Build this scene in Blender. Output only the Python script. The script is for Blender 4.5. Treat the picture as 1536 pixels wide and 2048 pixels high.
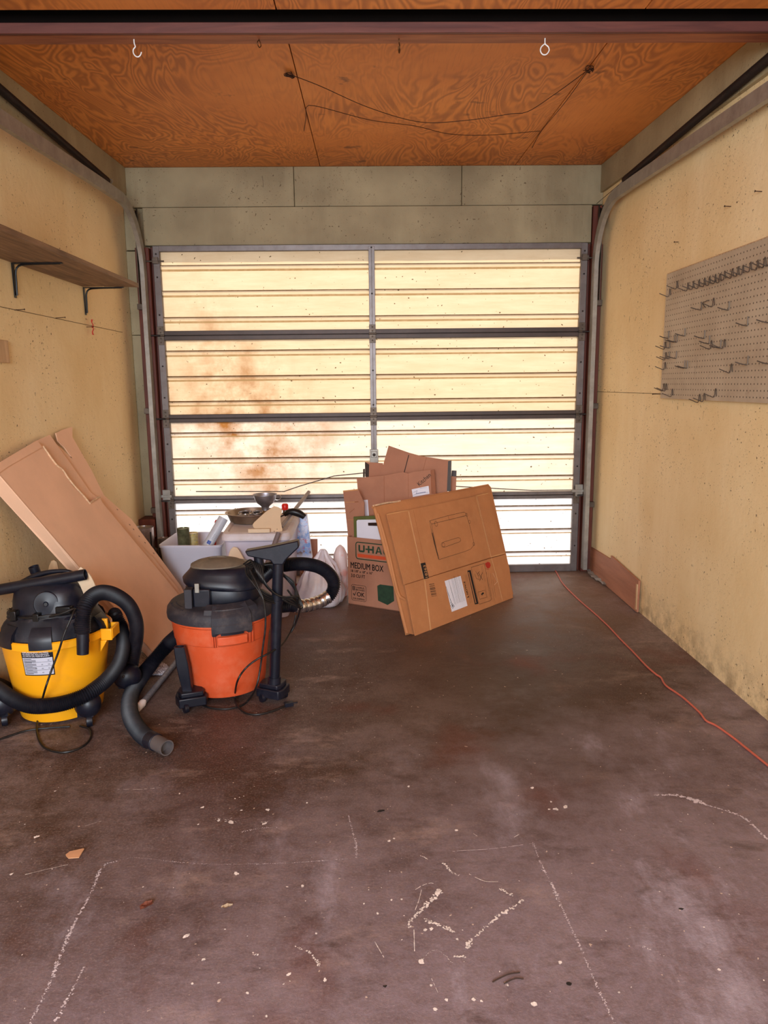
import bpy, bmesh, math, random
from mathutils import Vector, Matrix, Euler, noise as mnoise
random.seed(7)
PI = math.pi
for o in list(bpy.data.objects): bpy.data.objects.remove(o)
SC = bpy.context.scene
COL = SC.collection

# ------------------------------------------------------------------ camera
CAM = Vector((-0.0238, -4.8264, 1.2720))
FPX, YAW, PIT, ROL = 1463.53, 0.017707, 0.1730, -0.010866
_f = Vector((math.sin(YAW)*math.cos(PIT), math.cos(YAW)*math.cos(PIT), -math.sin(PIT)))
_r0 = Vector((math.cos(YAW), -math.sin(YAW), 0)); _u0 = _r0.cross(_f)
_r = math.cos(ROL)*_r0 + math.sin(ROL)*_u0
_u = -math.sin(ROL)*_r0 + math.cos(ROL)*_u0
cd = bpy.data.cameras.new('camera'); cam = bpy.data.objects.new('camera', cd); COL.objects.link(cam)
cd.sensor_fit = 'VERTICAL'; cd.sensor_height = 36; cd.lens = 36*FPX/2048; cd.clip_start = .02
cam.matrix_world = Matrix(((_r.x, _u.x, -_f.x, CAM.x), (_r.y, _u.y, -_f.y, CAM.y), (_r.z, _u.z, -_f.z, CAM.z), (0, 0, 0, 1)))
SC.camera = cam
def ray(px, py): return _f + (px-768)/FPX*_r - (py-1024)/FPX*_u
def W(px, py, ax, v):
    """point of the room seen at a photograph position, on the plane axis = v"""
    d = ray(px, py); i = 'xyz'.index(ax); return CAM + d*((v-CAM[i])/d[i])
def WN(px, py, P0, N):
    d = ray(px, py); return CAM + d*((P0-CAM).dot(N)/d.dot(N))

# ------------------------------------------------------------------ light
w = bpy.data.worlds.new('world'); SC.world = w; w.use_nodes = True
bg = w.node_tree.nodes['Background']; bg.inputs[0].default_value = (.72, .84, 1, 1); bg.inputs[1].default_value = 1.5
sd = bpy.data.lights.new('sun', 'SUN'); sd.energy = 3.5; sd.angle = math.radians(.6); sd.color = (1, .93, .80)
so = bpy.data.objects.new('sun', sd); COL.objects.link(so)
so.rotation_euler = Vector((.25, -1, -1.05)).to_track_quat('-Z', 'Y').to_euler()      # stands outside, in front of the roll door
def area(name, loc, to, sx, sy, e, col):
    l = bpy.data.lights.new(name, 'AREA'); l.shape = 'RECTANGLE'; l.size = sx; l.size_y = sy; l.energy = e; l.color = col
    o = bpy.data.objects.new(name, l); COL.objects.link(o); o.location = loc
    o.rotation_euler = (Vector(to)-Vector(loc)).to_track_quat('-Z', 'Y').to_euler(); return o
area('daylight_opening', (-.55, -6.9, 1.75), (-.1, -1.5, .7), 1.5, 1.4, 215, (.86, .93, 1))
SC.view_settings.view_transform = 'Standard'; SC.view_settings.look = 'None'
SC.view_settings.gamma = 1; SC.view_settings.exposure = 0.0; SC.view_settings.use_curve_mapping = False
try:
    SC.cycles.max_bounces = 8; SC.cycles.diffuse_bounces = 5; SC.cycles.sample_clamp_indirect = 6
except Exception: pass

# ------------------------------------------------------------------ materials
def S(c): return tuple(((v/255)/12.92 if v/255 <= .04045 else ((v/255+.055)/1.055)**2.4) for v in c)
class NT:
    def __init__(s, name):
        s.m = bpy.data.materials.new(name); s.m.use_nodes = True; s.t = s.m.node_tree
        s.b = s.t.nodes['Principled BSDF']; s.out = s.t.nodes['Material Output']; s._g = None
    def n(s, ty, **k):
        x = s.t.nodes.new(ty)
        for a, b in k.items(): setattr(x, a, b)
        return x
    def l(s, a, b): s.t.links.new(a, b)
    def pos(s, world=True, scale=(1, 1, 1), rot=(0, 0, 0)):
        if world: src = s.n('ShaderNodeNewGeometry').outputs['Position']
        else: src = s.n('ShaderNodeTexCoord').outputs['Object']
        mp = s.n('ShaderNodeMapping'); mp.inputs['Scale'].default_value = scale; mp.inputs['Rotation'].default_value = rot
        s.l(src, mp.inputs[0]); return mp.outputs[0]
    def noise(s, v, sc, det=5, rough=.6, dist=0):
        x = s.n('ShaderNodeTexNoise'); x.inputs['Scale'].default_value = sc; x.inputs['Detail'].default_value = det
        x.inputs['Roughness'].default_value = rough; x.inputs['Distortion'].default_value = dist
        s.l(v, x.inputs['Vector']); return x.outputs['Fac']
    def ramp(s, f, a, b, lo=0., hi=1.):
        x = s.n('ShaderNodeMapRange'); x.inputs[1].default_value = a; x.inputs[2].default_value = b
        x.inputs[3].default_value = lo; x.inputs[4].default_value = hi; s.l(f, x.inputs[0]); return x.outputs[0]
    def mix(s, f, a, b):
        x = s.n('ShaderNodeMix', data_type='RGBA')
        if isinstance(f, (int, float)): x.inputs[0].default_value = f
        else: s.l(f, x.inputs[0])
        for v, i in ((a, 6), (b, 7)):
            if isinstance(v, tuple): x.inputs[i].default_value = (*v[:3], 1)
            else: s.l(v, x.inputs[i])
        return x.outputs[2]
    def math(s, op, a, b=None):
        x = s.n('ShaderNodeMath', operation=op)
        for v, i in ((a, 0), (b, 1)):
            if v is None: continue
            if isinstance(v, (int, float)): x.inputs[i].default_value = v
            else: s.l(v, x.inputs[i])
        return x.outputs[0]
    def sep(s, v):
        x = s.n('ShaderNodeSeparateXYZ'); s.l(v, x.inputs[0]); return x.outputs
    def bump(s, h, st=.3, d=.005):
        x = s.n('ShaderNodeBump'); x.inputs['Strength'].default_value = st; x.inputs['Distance'].default_value = d
        s.l(h, x.inputs['Height']); s.l(x.outputs[0], s.b.inputs['Normal'])
    def col(s, c):
        if isinstance(c, tuple): s.b.inputs['Base Color'].default_value = (*c[:3], 1)
        else: s.l(c, s.b.inputs['Base Color'])
    def rough(s, r):
        if isinstance(r, (int, float)): s.b.inputs['Roughness'].default_value = r
        else: s.l(r, s.b.inputs['Roughness'])
MC = {}
def mat(name, c, rough=.5, metal=0., var=.12, vs=6., dust=None, da=.35, bump=0., bs=60., spec=.5, sss=0):
    """plain coloured surface with mottling, optional dust / wear"""
    if name in MC: return MC[name]
    t = NT(name); v = t.pos(False)
    c = S(c); dk = tuple(x*(1-var*1.6) for x in c); lt = tuple(min(1, x*(1+var)) for x in c)
    col = t.mix(t.ramp(t.noise(v, vs), .3, .7), dk, lt)
    if dust:
        f = t.ramp(t.noise(v, vs*2.3, 8, .7), .48, .75, 0, da); col = t.mix(f, col, S(dust))
    t.col(col); t.rough(rough); t.b.inputs['Metallic'].default_value = metal
    t.b.inputs['Specular IOR Level'].default_value = spec
    if bump: t.bump(t.noise(v, bs, 3), bump, .002)
    MC[name] = t.m; return t.m

def wall_mat(name, base, dark, light, speck=.5, top=None):
    t = NT(name); v = t.pos(True)
    n1 = t.noise(v, 1.4, 4); n2 = t.noise(t.pos(True, (1.6, 1.6, .28)), 2.2, 5)
    c = t.mix(t.ramp(n1, .35, .68), S(dark), S(base)); c = t.mix(t.ramp(n2, .5, .75, 0, .6), c, S(light))
    # chips, nicks and nail marks, clustered
    cl = t.ramp(t.noise(v, 2.6, 3), .40, .58)
    sp = t.ramp(t.noise(v, 70, 2, .5), .685, .72); s2 = t.ramp(t.noise(v, 150, 2, .5), .68, .72); sp = t.math('MULTIPLY', t.math('MAXIMUM', sp, s2), cl)
    st = t.ramp(t.noise(t.pos(True, (1, 1, .5), (.5, 0, .3)), 34, 4, .6, 1.2), .675, .70); st = t.math('MULTIPLY', st, t.ramp(t.noise(v, 1.9, 2), .47, .62))
    sp = t.math('MULTIPLY', t.math('MAXIMUM', sp, st), speck)
    c = t.mix(sp, c, S((74, 50, 28)))
    # grime near the floor
    z = t.sep(v)[2]; g = t.math('MULTIPLY', t.ramp(z, .20, 0), t.ramp(t.noise(v, 11, 7, .7), .42, .62)); c = t.mix(t.math('MULTIPLY', g, .6), c, S((92, 66, 34)))
    t.col(c); t.rough(.72); t.bump(t.math('ADD', t.noise(v, 26, 6), t.math('MULTIPLY', sp, -2)), .35, .006); return t.m
M_wall = wall_mat('yellow_wall_paint', (240, 218, 172), (228, 200, 148), (246, 228, 188), 1)
M_board = wall_mat('grey_green_board_paint', (172, 158, 124), (134, 120, 92), (184, 172, 138), .8)
def wood_mat(name, a, b, along='y', sc=9, rough=.6, knots=True):
    t = NT(name)
    s = {'x': (.09, 1, 1), 'y': (1, .09, 1), 'z': (1, 1, .09)}[along]
    v = t.pos(True, s); n = t.noise(v, sc*4, 6, .6, .6)
    c = t.mix(t.ramp(n, .35, .68), S(a), S(b))
    if knots: c = t.mix(t.ramp(t.noise(t.pos(True, tuple(.5 if q < 1 else 1.2 for q in s)), 7, 3), .66, .74, 0, .75), c, tuple(x*.35 for x in S(a)))
    t.col(c); t.rough(rough); t.bump(n, .25, .003); return t.m
M_jamb = wood_mat('red_brown_timber', (80, 30, 16), (112, 50, 28), 'z')
M_beam = wood_mat('reddish_beam_timber', (122, 64, 40), (164, 98, 62), 'x')
M_face = wood_mat('dark_purple_brown_board', (84, 42, 36), (108, 58, 48), 'x')
M_shelf = wood_mat('weathered_shelf_wood', (98, 72, 52), (146, 114, 86), 'y')
M_kick = wood_mat('pinkish_plywood', (150, 96, 70), (178, 120, 90), 'y', 4)
M_chip = wood_mat('raw_wood_offcut', (176, 140, 100), (206, 170, 130), 'z')
def plywood():
    t = NT('orange_plywood'); v = t.pos(True)
    # rotary cut figure: contour bands of a stretched, warped noise field
    vw = t.pos(True, (1.0, .33, 1)); f = t.noise(vw, 3.4, 3, .5, .9)
    bands = t.math('FRACT', t.math('MULTIPLY', f, 21)); bands = t.math('ABSOLUTE', t.math('SUBTRACT', bands, .5)); bands = t.ramp(bands, .1, .42)
    fine = t.noise(t.pos(True, (1, .06, 1)), 90, 3)
    fig = t.ramp(t.noise(v, 1.1, 2), .36, .52)
    c = t.mix(t.ramp(t.noise(v, 1.2, 4), .3, .7), S((206, 122, 50)), S((234, 152, 72)))
    c = t.mix(t.math('MULTIPLY', bands, t.math('MULTIPLY', fig, .58)), c, S((146, 74, 26)))
    c = t.mix(t.ramp(fine, .5, .8, 0, .35), c, S((150, 80, 34)))
    c = t.mix(t.ramp(t.noise(v, 6, 4), .66, .72, 0, .7), c, S((96, 44, 20)))
    t.col(c); t.rough(.55); t.bump(fine, .12, .002); return t.m
M_ply = plywood()
def floor_mat():
    t = NT('stained_concrete'); v = t.pos(True)
    a = t.noise(v, .9, 5, .6); b = t.noise(v, 3.2, 8, .7); c3 = t.noise(v, 38, 6, .7)
    c = t.mix(t.ramp(a, .36, .64), S((82, 62, 56)), S((138, 120, 118)))
    c = t.mix(t.ramp(b, .42, .62), c, S((74, 50, 40)))
    c = t.mix(t.ramp(t.noise(t.pos(True, (1, 2.2, 1)), 2.1, 7, .65), .56, .70, 0, .75), c, S((166, 142, 132)))
    c = t.mix(t.ramp(c3, .40, .66, 0, .55), c, S((52, 36, 30))); gr = t.noise(v, 150, 4, .7); c = t.mix(t.ramp(gr, .52, .70, 0, .45), c, S((158, 140, 134))); c = t.mix(t.ramp(gr, .46, .32, 0, .5), c, S((44, 30, 26)))
    # worn, oily lane up the middle
    x, y, z = t.sep(v); dx = t.math('ABSOLUTE', t.math('SUBTRACT', x, .55)); m = t.ramp(t.math('ADD', dx, t.math('MULTIPLY', b, 1.1)), 1.4, .6, 0, .9)
    m = t.math('MULTIPLY', m, t.ramp(t.math('ADD', y, t.math('MULTIPLY', x, .5)), -3.0, -2.2)); c = t.mix(m, c, S((64, 42, 30)))
    wob = t.math('MULTIPLY', t.math('SUBTRACT', b, .5), 2.2)
    fy_ = t.ramp(t.math('ADD', t.math('ADD', y, t.math('MULTIPLY', x, -.45)), wob), -2.3, -3.5, 0, .60); c = t.mix(t.math('MULTIPLY', fy_, t.ramp(c3, .3, .62, .45, 1)), c, S((150, 134, 146)))
    wash = t.math('MULTIPLY', t.ramp(t.noise(t.pos(True, (1.6, .7, 1), (0, 0, .5)), 2.6, 8, .7), .54, .68, 0, .7), fy_); c = t.mix(wash, c, S((196, 188, 206)))
    dk_ = t.ramp(t.noise(t.pos(True, (1.2, 2.4, 1)), 3.1, 9, .75), .53, .66, 0, .6); c = t.mix(dk_, c, S((62, 42, 38)))
    ny_ = t.ramp(t.math('ADD', y, wob), -1.5, -.5, 0, .5); c = t.mix(t.math('MULTIPLY', ny_, t.ramp(c3, .3, .62, .6, 1)), c, S((150, 118, 92)))  # light falling from the door, painted in as a paler warm floor
    # rust-red areas, pale flecks
    c = t.mix(t.ramp(t.noise(v, 1.6, 3), .58, .72, 0, .45), c, S((112, 60, 50)))
    fl = t.ramp(t.noise(v, 55, 2, .5), .735, .755); c = t.mix(t.math('MULTIPLY', fl, .7), c, S((214, 190, 172)))
    cr = t.n('ShaderNodeTexVoronoi', feature='DISTANCE_TO_EDGE'); cr.inputs['Scale'].default_value = 1.3
    wv = t.n('ShaderNodeVectorMath', operation='ADD'); t.l(v, wv.inputs[0]); nn = t.n('ShaderNodeTexNoise'); nn.inputs['Scale'].default_value = 2.2; nn.inputs['Detail'].default_value = 6
    t.l(v, nn.inputs['Vector']); t.l(nn.outputs['Color'], wv.inputs[1]); t.l(wv.outputs[0], cr.inputs['Vector'])
    ck = t.math('MULTIPLY', t.ramp(cr.outputs[0], .006, .001), t.ramp(t.noise(v, 1.7, 2), .5, .6)); c = t.mix(t.math('MULTIPLY', ck, .12), c, S((44, 28, 20)))
    t.col(c); t.rough(t.ramp(b, .3, .7, .42, .66)); t.b.inputs['Specular IOR Level'].default_value = .45
    t.bump(t.math('ADD', t.math('ADD', c3, t.math('MULTIPLY', b, 2)), t.math('MULTIPLY', gr, .5)), .42, .005); return t.m
M_floor = floor_mat()
def panel_mat(name, c1, c2, shade_stain):
    t = NT(name); v = t.pos(True)
    f = t.ramp(t.noise(t.pos(True, (.12, 1, 1)), 26, 6, .7), .3, .7)
    c = t.mix(f, S(c1), S(c2))
    # outside tree's shade painted in as brown staining, thickest at the door's lower left
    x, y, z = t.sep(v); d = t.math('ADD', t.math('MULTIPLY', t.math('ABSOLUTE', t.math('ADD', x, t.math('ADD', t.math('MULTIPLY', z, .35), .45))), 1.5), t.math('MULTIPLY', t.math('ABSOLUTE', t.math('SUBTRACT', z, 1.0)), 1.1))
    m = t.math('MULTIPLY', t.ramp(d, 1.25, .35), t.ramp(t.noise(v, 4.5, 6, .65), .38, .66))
    c = t.mix(t.math('MULTIPLY', m, shade_stain), c, S((170, 108, 54)))
    c = t.mix(t.ramp(t.noise(v, 7, 3), .56, .74, 0, .12), c, S((196, 158, 112)))
    # dirt on the upper ledges of the ribs, a lighter tan on their undersides
    nz = t.math('ABSOLUTE', t.sep(t.n('ShaderNodeNewGeometry').outputs['Normal'])[2])
    led = t.math('MULTIPLY', t.ramp(nz, .45, .75), t.ramp(t.noise(v, 30, 4), .2, .55, .72, .95)); ng = t.sep(t.n('ShaderNodeNewGeometry').outputs['Normal'])[2]; c = t.mix(led, c, t.mix(t.ramp(ng, -.1, .1), S((158, 124, 82)), S((110, 76, 42))))
    c = t.mix(t.ramp(t.noise(v, 62, 1, .4), .765, .78), c, S((110, 84, 56)))
    tr = t.n('ShaderNodeBsdfTranslucent'); df = t.n('ShaderNodeBsdfDiffuse'); mx = t.n('ShaderNodeMixShader'); mx.inputs[0].default_value = .22
    t.l(c, tr.inputs[0]); t.l(c, df.inputs[0]); t.l(tr.outputs[0], mx.inputs[1]); t.l(df.outputs[0], mx.inputs[2]); t.l(mx.outputs[0], t.out.inputs[0]); return t.m
M_pan_top = panel_mat('tan_fibreglass', (226, 190, 148), (240, 208, 168), 1.0)  # tone by door section: tan at the top, paler below
M_pan_mid = panel_mat('pale_tan_fibreglass', (238, 210, 180), (250, 228, 204), 1.0)
M_pan_low = panel_mat('white_fibreglass', (252, 238, 230), (255, 248, 243), .7)
M_alu = mat('dull_aluminium', (120, 112, 110), .42, .55, .12, 9, (96, 78, 66), .5)
M_alud = mat('dark_door_rail', (78, 66, 62), .5, .4, .12, 9, (70, 54, 44), .5)
M_galv = mat('galvanised_steel', (160, 156, 148), .42, .45, .14, 14, (110, 100, 88), .35)
M_galvd = mat('dirty_steel', (104, 92, 82), .5, .7, .2, 14, (64, 46, 34), .6)
M_dark = mat('dark_iron', (50, 40, 36), .5, .6, .2)
M_blackmetal = mat('black_painted_iron', (22, 20, 22), .38, .3, .1)
M_black = mat('black_plastic', (17, 19, 32), .40, 0, .15, 5, (110, 104, 116), .10, spec=.4)
M_blackd = mat('dusty_black_plastic', (24, 25, 35), .55, 0, .15, 6, (120, 108, 106), .28, spec=.4)
M_rub = mat('black_hose_rubber', (15, 15, 25), .48, 0, .12, 5, (96, 86, 92), .16, spec=.35)
M_cable = mat('black_cable', (20, 18, 20), .45)
M_wire = mat('dull_wire', (92, 74, 62), .45, .8)
M_white = mat('white_screw_hook', (232, 232, 232), .35)
M_brass = mat('aged_brass', (96, 62, 34), .4, .8)

# ------------------------------------------------------------------ mesh building
INV = {}
class MB:
    def __init__(s): s.b = bmesh.new()
    def box(s, a, b, rot=None, piv=None):
        a = Vector(a); b = Vector(b); vs = []
        for i in range(8):
            p = Vector((b.x if i & 1 else a.x, b.y if i & 2 else a.y, b.z if i & 4 else a.z))
            if rot is not None:
                q = Vector(piv) if piv is not None else (a+b)/2; p = q + rot @ (p-q)
            vs.append(s.b.verts.new(p))
        for f in ((0, 2, 3, 1), (4, 5, 7, 6), (0, 1, 5, 4), (2, 6, 7, 3), (0, 4, 6, 2), (1, 3, 7, 5)): s.b.faces.new([vs[i] for i in f])
        return s
    def prism(s, pts, ext):
        ext = Vector(ext); A = [s.b.verts.new(Vector(p)) for p in pts]; B = [s.b.verts.new(Vector(p)+ext) for p in pts]; n = len(pts)
        s.b.faces.new(A[::-1]); s.b.faces.new(B)
        for i in range(n): s.b.faces.new((A[i], A[(i+1) % n], B[(i+1) % n], B[i]))
        return s
    def quad(s, pts): s.b.faces.new([s.b.verts.new(Vector(p)) for p in pts]); return s
    def rings(s, rs, cap=True, close=True):
        V = [[s.b.verts.new(p) for p in r] for r in rs]; n = len(V[0])
        for a, b in zip(V, V[1:]):
            for i in range(n if close else n-1): s.b.faces.new((a[i], a[(i+1) % n], b[(i+1) % n], b[i]))
        if cap and close: s.b.faces.new(V[0][::-1]); s.b.faces.new(V[-1])
        return s
    def lathe(s, prof, c, ax=(0, 0, 1), seg=40, cap=True, sq=(1, 1), rot=0):
        q = Vector((0, 0, 1)).rotation_difference(Vector(ax).normalized()).to_matrix(); c = Vector(c)
        rs = [[c + q @ Vector((r*sq[0]*math.cos(2*PI*i/seg+rot), r*sq[1]*math.sin(2*PI*i/seg+rot), z)) for i in range(seg)] for r, z in prof]
        return s.rings(rs, cap)
    def cyl(s, a, b, r, seg=20, r2=None):
        a = Vector(a); b = Vector(b); return s.lathe([(r, 0), (r if r2 is None else r2, (b-a).length)], a, b-a, seg)
    def tube(s, pts, r, seg=12, corr=None, prof=None, up=None, cap=True):
        """sweep along points; r number or function(t); corr=(pitch, depth) ribs; prof = 2-D section"""
        P = [Vector(p) for p in pts]; n = len(P); rs = []
        T = [((P[min(i+1, n-1)]-P[max(i-1, 0)]).normalized()) for i in range(n)]
        nrm = T[0].orthogonal().normalized() if up is None else Vector(up)
        L = 0
        for i in range(n):
            if i: L += (P[i]-P[i-1]).length
            nrm = (nrm - T[i]*nrm.dot(T[i])); nrm = nrm.normalized() if nrm.length > 1e-6 else T[i].orthogonal().normalized()
            bn = T[i].cross(nrm); rr = r(i/(n-1)) if callable(r) else r
            if corr: rr *= (1 + corr[1]*(1 if i % 2 else -1))
            if prof: rs.append([P[i]+nrm*a+bn*b for a, b in prof])
            else: rs.append([P[i]+rr*(nrm*math.cos(2*PI*k/seg)+bn*math.sin(2*PI*k/seg)) for k in range(seg)])
        return s.rings(rs, cap)
    def ell(s, c, r, rot=None, u=24, v=14):
        c = Vector(c); rs = []
        for j in range(1, v):
            th = PI*j/v; ring = []
            for i in range(u):
                p = Vector((r[0]*math.sin(th)*math.cos(2*PI*i/u), r[1]*math.sin(th)*math.sin(2*PI*i/u), -r[2]*math.cos(th)))
                ring.append(c + (rot @ p if rot is not None else p))
            rs.append(ring)
        return s.rings(rs, True)
    def done(s): bmesh.ops.recalc_face_normals(s.b, faces=s.b.faces); return s
def basis(o): return INV.get(o.name, Matrix.Identity(4))
def obj(name, mb, m, parent=None, label=None, cat=None, group=None, kind=None, bev=0, smooth=40, origin=None, recalc=True):
    if recalc: mb.done()
    me = bpy.data.meshes.new(name); mb.b.to_mesh(me); mb.b.free()
    o = bpy.data.objects.new(name, me); COL.objects.link(o)
    if parent is not None:
        inv = basis(parent); o.parent = parent
    else:
        if origin is None:
            xs = [v.co for v in me.vertices]; origin = Vector(((min(p.x for p in xs)+max(p.x for p in xs))/2, (min(p.y for p in xs)+max(p.y for p in xs))/2, min(p.z for p in xs)))
        o.location = origin; inv = Matrix.Translation(-Vector(origin))
    me.transform(inv); INV[o.name] = inv
    me.materials.append(m)
    if smooth:
        for p in me.polygons: p.use_smooth = True
        me.set_sharp_from_angle(angle=math.radians(smooth))
    if bev:
        bm = o.modifiers.new('bevel', 'BEVEL'); bm.width = bev; bm.segments = 2; bm.limit_method = 'ANGLE'; bm.angle_limit = math.radians(38)
    return tag(o, label, cat, group, kind)
def tag(o, label=None, cat=None, group=None, kind=None):
    if label: o['label'] = label
    if cat: o['category'] = cat
    if group: o['group'] = group
    if kind: o['kind'] = kind
    return o
def thing(name, loc, label=None, cat=None, group=None, kind=None):
    o = bpy.data.objects.new(name, None); COL.objects.link(o); o.location = loc; o.empty_display_size = .1
    INV[o.name] = Matrix.Translation(-Vector(loc)); return tag(o, label, cat, group, kind)
def copy_tree(o, parent=None):
    c = o.copy(); COL.objects.link(c); c.parent = parent; INV[c.name] = basis(o)
    for ch in [q for q in bpy.data.objects if q.parent == o]: copy_tree(ch, c)
    return c
def spline(pts, n=None, step=None):
    P = [Vector(p) for p in pts]; P = [P[0]*2-P[1]] + P + [P[-1]*2-P[-2]]; out = []
    for i in range(1, len(P)-2):
        for k in range(24):
            t = k/24; a, b, c, d = P[i-1], P[i], P[i+1], P[i+2]
            out.append(.5*((2*b)+(c-a)*t+(2*a-5*b+4*c-d)*t*t+(3*b-a-3*c+d)*t*t*t))
    out.append(P[-2])
    L = [0]
    for a, b in zip(out, out[1:]): L.append(L[-1]+(b-a).length)
    if step: n = max(2, int(L[-1]/step))
    res = []; j = 0
    for i in range(n+1):
        s_ = L[-1]*i/n
        while j < len(L)-2 and L[j+1] < s_: j += 1
        f = (s_-L[j])/max(1e-9, L[j+1]-L[j]); res.append(out[j].lerp(out[j+1], f))
    return res
def hose(pts, r, m, name, parent, pitch=.0070, depth=.10, **k):
    return obj(name, MB().tube(spline(pts, step=pitch/2), r, 18, (pitch, depth)), m, parent, smooth=30, **k)
_FS = {}
def text_polys(txt, size, bold=False):
    """flat letter outlines as a mesh in the XY plane, origin at lower left"""
    cu = bpy.data.curves.new('letters', 'FONT'); cu.body = txt; cu.size = size; cu.resolution_u = 3
    to = bpy.data.objects.new('letters', cu); COL.objects.link(to); bpy.context.view_layer.update()
    me = bpy.data.meshes.new_from_object(to.evaluated_get(bpy.context.evaluated_depsgraph_get()))
    bpy.data.objects.remove(to); bpy.data.curves.remove(cu)
    if bold:      # heavier strokes: the same outlines laid a hair apart
        b2 = bmesh.new()
        for dx, dy in ((-.022, 0), (0, .012), (.022, 0), (0, -.012)):
            n0 = len(b2.verts); b2.from_mesh(me); b2.verts.ensure_lookup_table()
            for v in b2.verts[n0:]: v.co.x += dx; v.co.y += dy
        b2.to_mesh(me); b2.free()
    return me
def text(name, txt, org, ux, uy, height, m, parent, width=None, bold=False, squeeze=1, label=None):
    """lettering lying on a surface: org = lower left, ux / uy unit directions along and up the line"""
    me = text_polys(txt, 1, bold); ux = Vector(ux).normalized(); uy = Vector(uy).normalized(); nz = ux.cross(uy)
    xs = [v.co.x for v in me.vertices]; sc = height/.72; x0 = min(xs); wd = (max(xs)-x0)*sc
    sx = (width/wd if width else squeeze)
    inv = basis(parent)
    for v in me.vertices:
        v.co = inv @ (Vector(org) + ux*((v.co.x-x0)*sc*sx) + uy*(v.co.y*sc) + nz*.0006)
    o = bpy.data.objects.new(name, me); COL.objects.link(o); o.parent = parent; me.materials.append(m); INV[o.name] = inv
    if label: o['label'] = label
    return o
# ================================================================== SETTING
XL, XR = -1.546, 1.468
ZC0 = 2.611
def ZC(y): return ZC0 + y*.033                       # the ceiling drops a little toward the entrance
YB = -6.3
fl = MB(); fl.box((XL-.12, YB-2.5, -.08), (XR+.12, .16, 0)); floor = obj('floor', fl, M_floor, kind='structure', smooth=0)
M_unseen_drive = mat('unseen_outside_concrete', (190, 182, 170), .8)
obj('unseen_driveway', MB().box((-5, .17, -.1), (5, 7, -.02)), M_unseen_drive, label='unseen pale concrete ground added outside, beyond the closed garage door', cat='unseen_driveway', smooth=0, kind='structure')  # unseen ground, added to bounce sunlight onto the lower door panels
obj('wall_left', MB().prism([(XL, YB, 0), (XL, .16, 0), (XL, .16, ZC(0)), (XL, YB, ZC(YB))], (-.1, 0, 0)), M_wall, kind='structure', smooth=0)
obj('wall_right', MB().prism([(XR, YB, 0), (XR, .16, 0), (XR, .16, ZC(0)), (XR, YB, ZC(YB))], (.1, 0, 0)), M_wall, kind='structure', smooth=0)
# ceiling: plywood sheets with open joints
ce = MB()
seams = [XL-.02, W(578, 92, 'z', ZC(-2)).x, W(1213, 92, 'z', ZC(-2)).x, XR+.02]
for a, b in zip(seams, seams[1:]):
    for y0, y1, dz in ((.16, -2.05, 0), (-2.172, -4.2, -.053), (-4.203, YB, -.053)):   # open gap behind the beam
        g = .0022
        ce.prism([(a+g, y0, ZC(y0)+dz), (b-g, y0, ZC(y0)+dz), (b-g, y1, ZC(y1)+dz), (a+g, y1, ZC(y1)+dz)], (0, 0, .012))
obj('ceiling', ce, M_ply, kind='structure', smooth=0)
obj('shade_deck', MB().prism([(XL-.1, .16, ZC(0)+.03), (XR+.1, .16, ZC(0)+.03), (XR+.1, YB, ZC(YB)+.03), (XL-.1, YB, ZC(YB)+.03)], (0, 0, .05)), mat('attic_shade', (12, 8, 7), .95, spec=.1), kind='structure', smooth=0).name = 'attic_shade_deck'  # near-black colour stands in for the shade above the ceiling gap
# header above the door: two courses of painted boards
def board(a, b, m=M_board, name='trim_2', **k): return obj(name, MB().box(a, b), m, kind='structure', bev=.003, smooth=30, **k)
z1, z2 = 2.373, 2.141
xj = [XL, -.478, .572, XR]
for a, b in zip(xj, xj[1:]): board((a+.0015, .035, z1+.003), (b-.0015, .075, ZC(0)), name='trim_2')
board((-1.425, .02, z2+.004), (1.395, .075, z1-.002), name='trim_3')
obj('wall_front', MB().box((XL, .075, z2), (XR, .12, ZC(0))).box((XL, .075, 0), (-1.40, .12, z2)).box((1.40, .075, 0), (XR, .12, z2)), M_board, kind='structure', smooth=0)
# boards beside the opening
board((XL+.002, .03, 2.12), (-1.479, .074, z1-.004), name='trim_4')
board((XL+.002, .025, 1.60), (-1.479, .074, 2.112), name='trim_4')
board((XL+.002, .028, .42), (-1.479, .074, 1.597), name='trim_4')
board((1.405, .03, 0), (XR-.001, .074, z1-.004), m=M_jamb, name='trim_4')
board((-1.478, -.012, .0), (-1.392, .07, 2.128), m=M_jamb, name='trim_5')
board((1.395, -.012, .0), (1.464, .07, 2.128), m=M_jamb, name='trim_5')
for sx in (-1, 1): board((min(sx*1.352, sx*1.40), .042, 0), (max(sx*1.352, sx*1.40), .074, 2.14), m=M_jamb, name='added_light_stop_board')  # boards added behind the stiles to block light leaking past them
board((XL+.002, -.10, .30), (-1.44, .074, .418), m=M_jamb, name='trim_6')
# top plates along the side walls
obj('trim_7', MB().prism([(XL, 0.03, ZC(0)-.165), (XL, YB, ZC(YB)-.165), (XL, YB, ZC(YB)), (XL, .03, ZC(0))], (.028, 0, 0)), M_board, kind='structure', bev=.003, smooth=0)
obj('trim_7', MB().prism([(XR, 0.03, ZC(0)-.165), (XR, YB, ZC(YB)-.165), (XR, YB, ZC(YB)), (XR, .03, ZC(0))], (-.022, 0, 0)), M_board, kind='structure', bev=.003, smooth=0)
# wall-board joints
M_seam = mat('dark_joint', (92, 66, 36), .9)
obj('trim_8', MB().box((XL-.003, -5, 1.603), (XL+.0012, -.15, 1.6055)), M_seam, kind='structure', smooth=0)
obj('trim_8', MB().box((XR-.0012, -1.10, 1.207), (XR+.003, 0, 1.2095)), M_seam, kind='structure', smooth=0)
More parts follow.
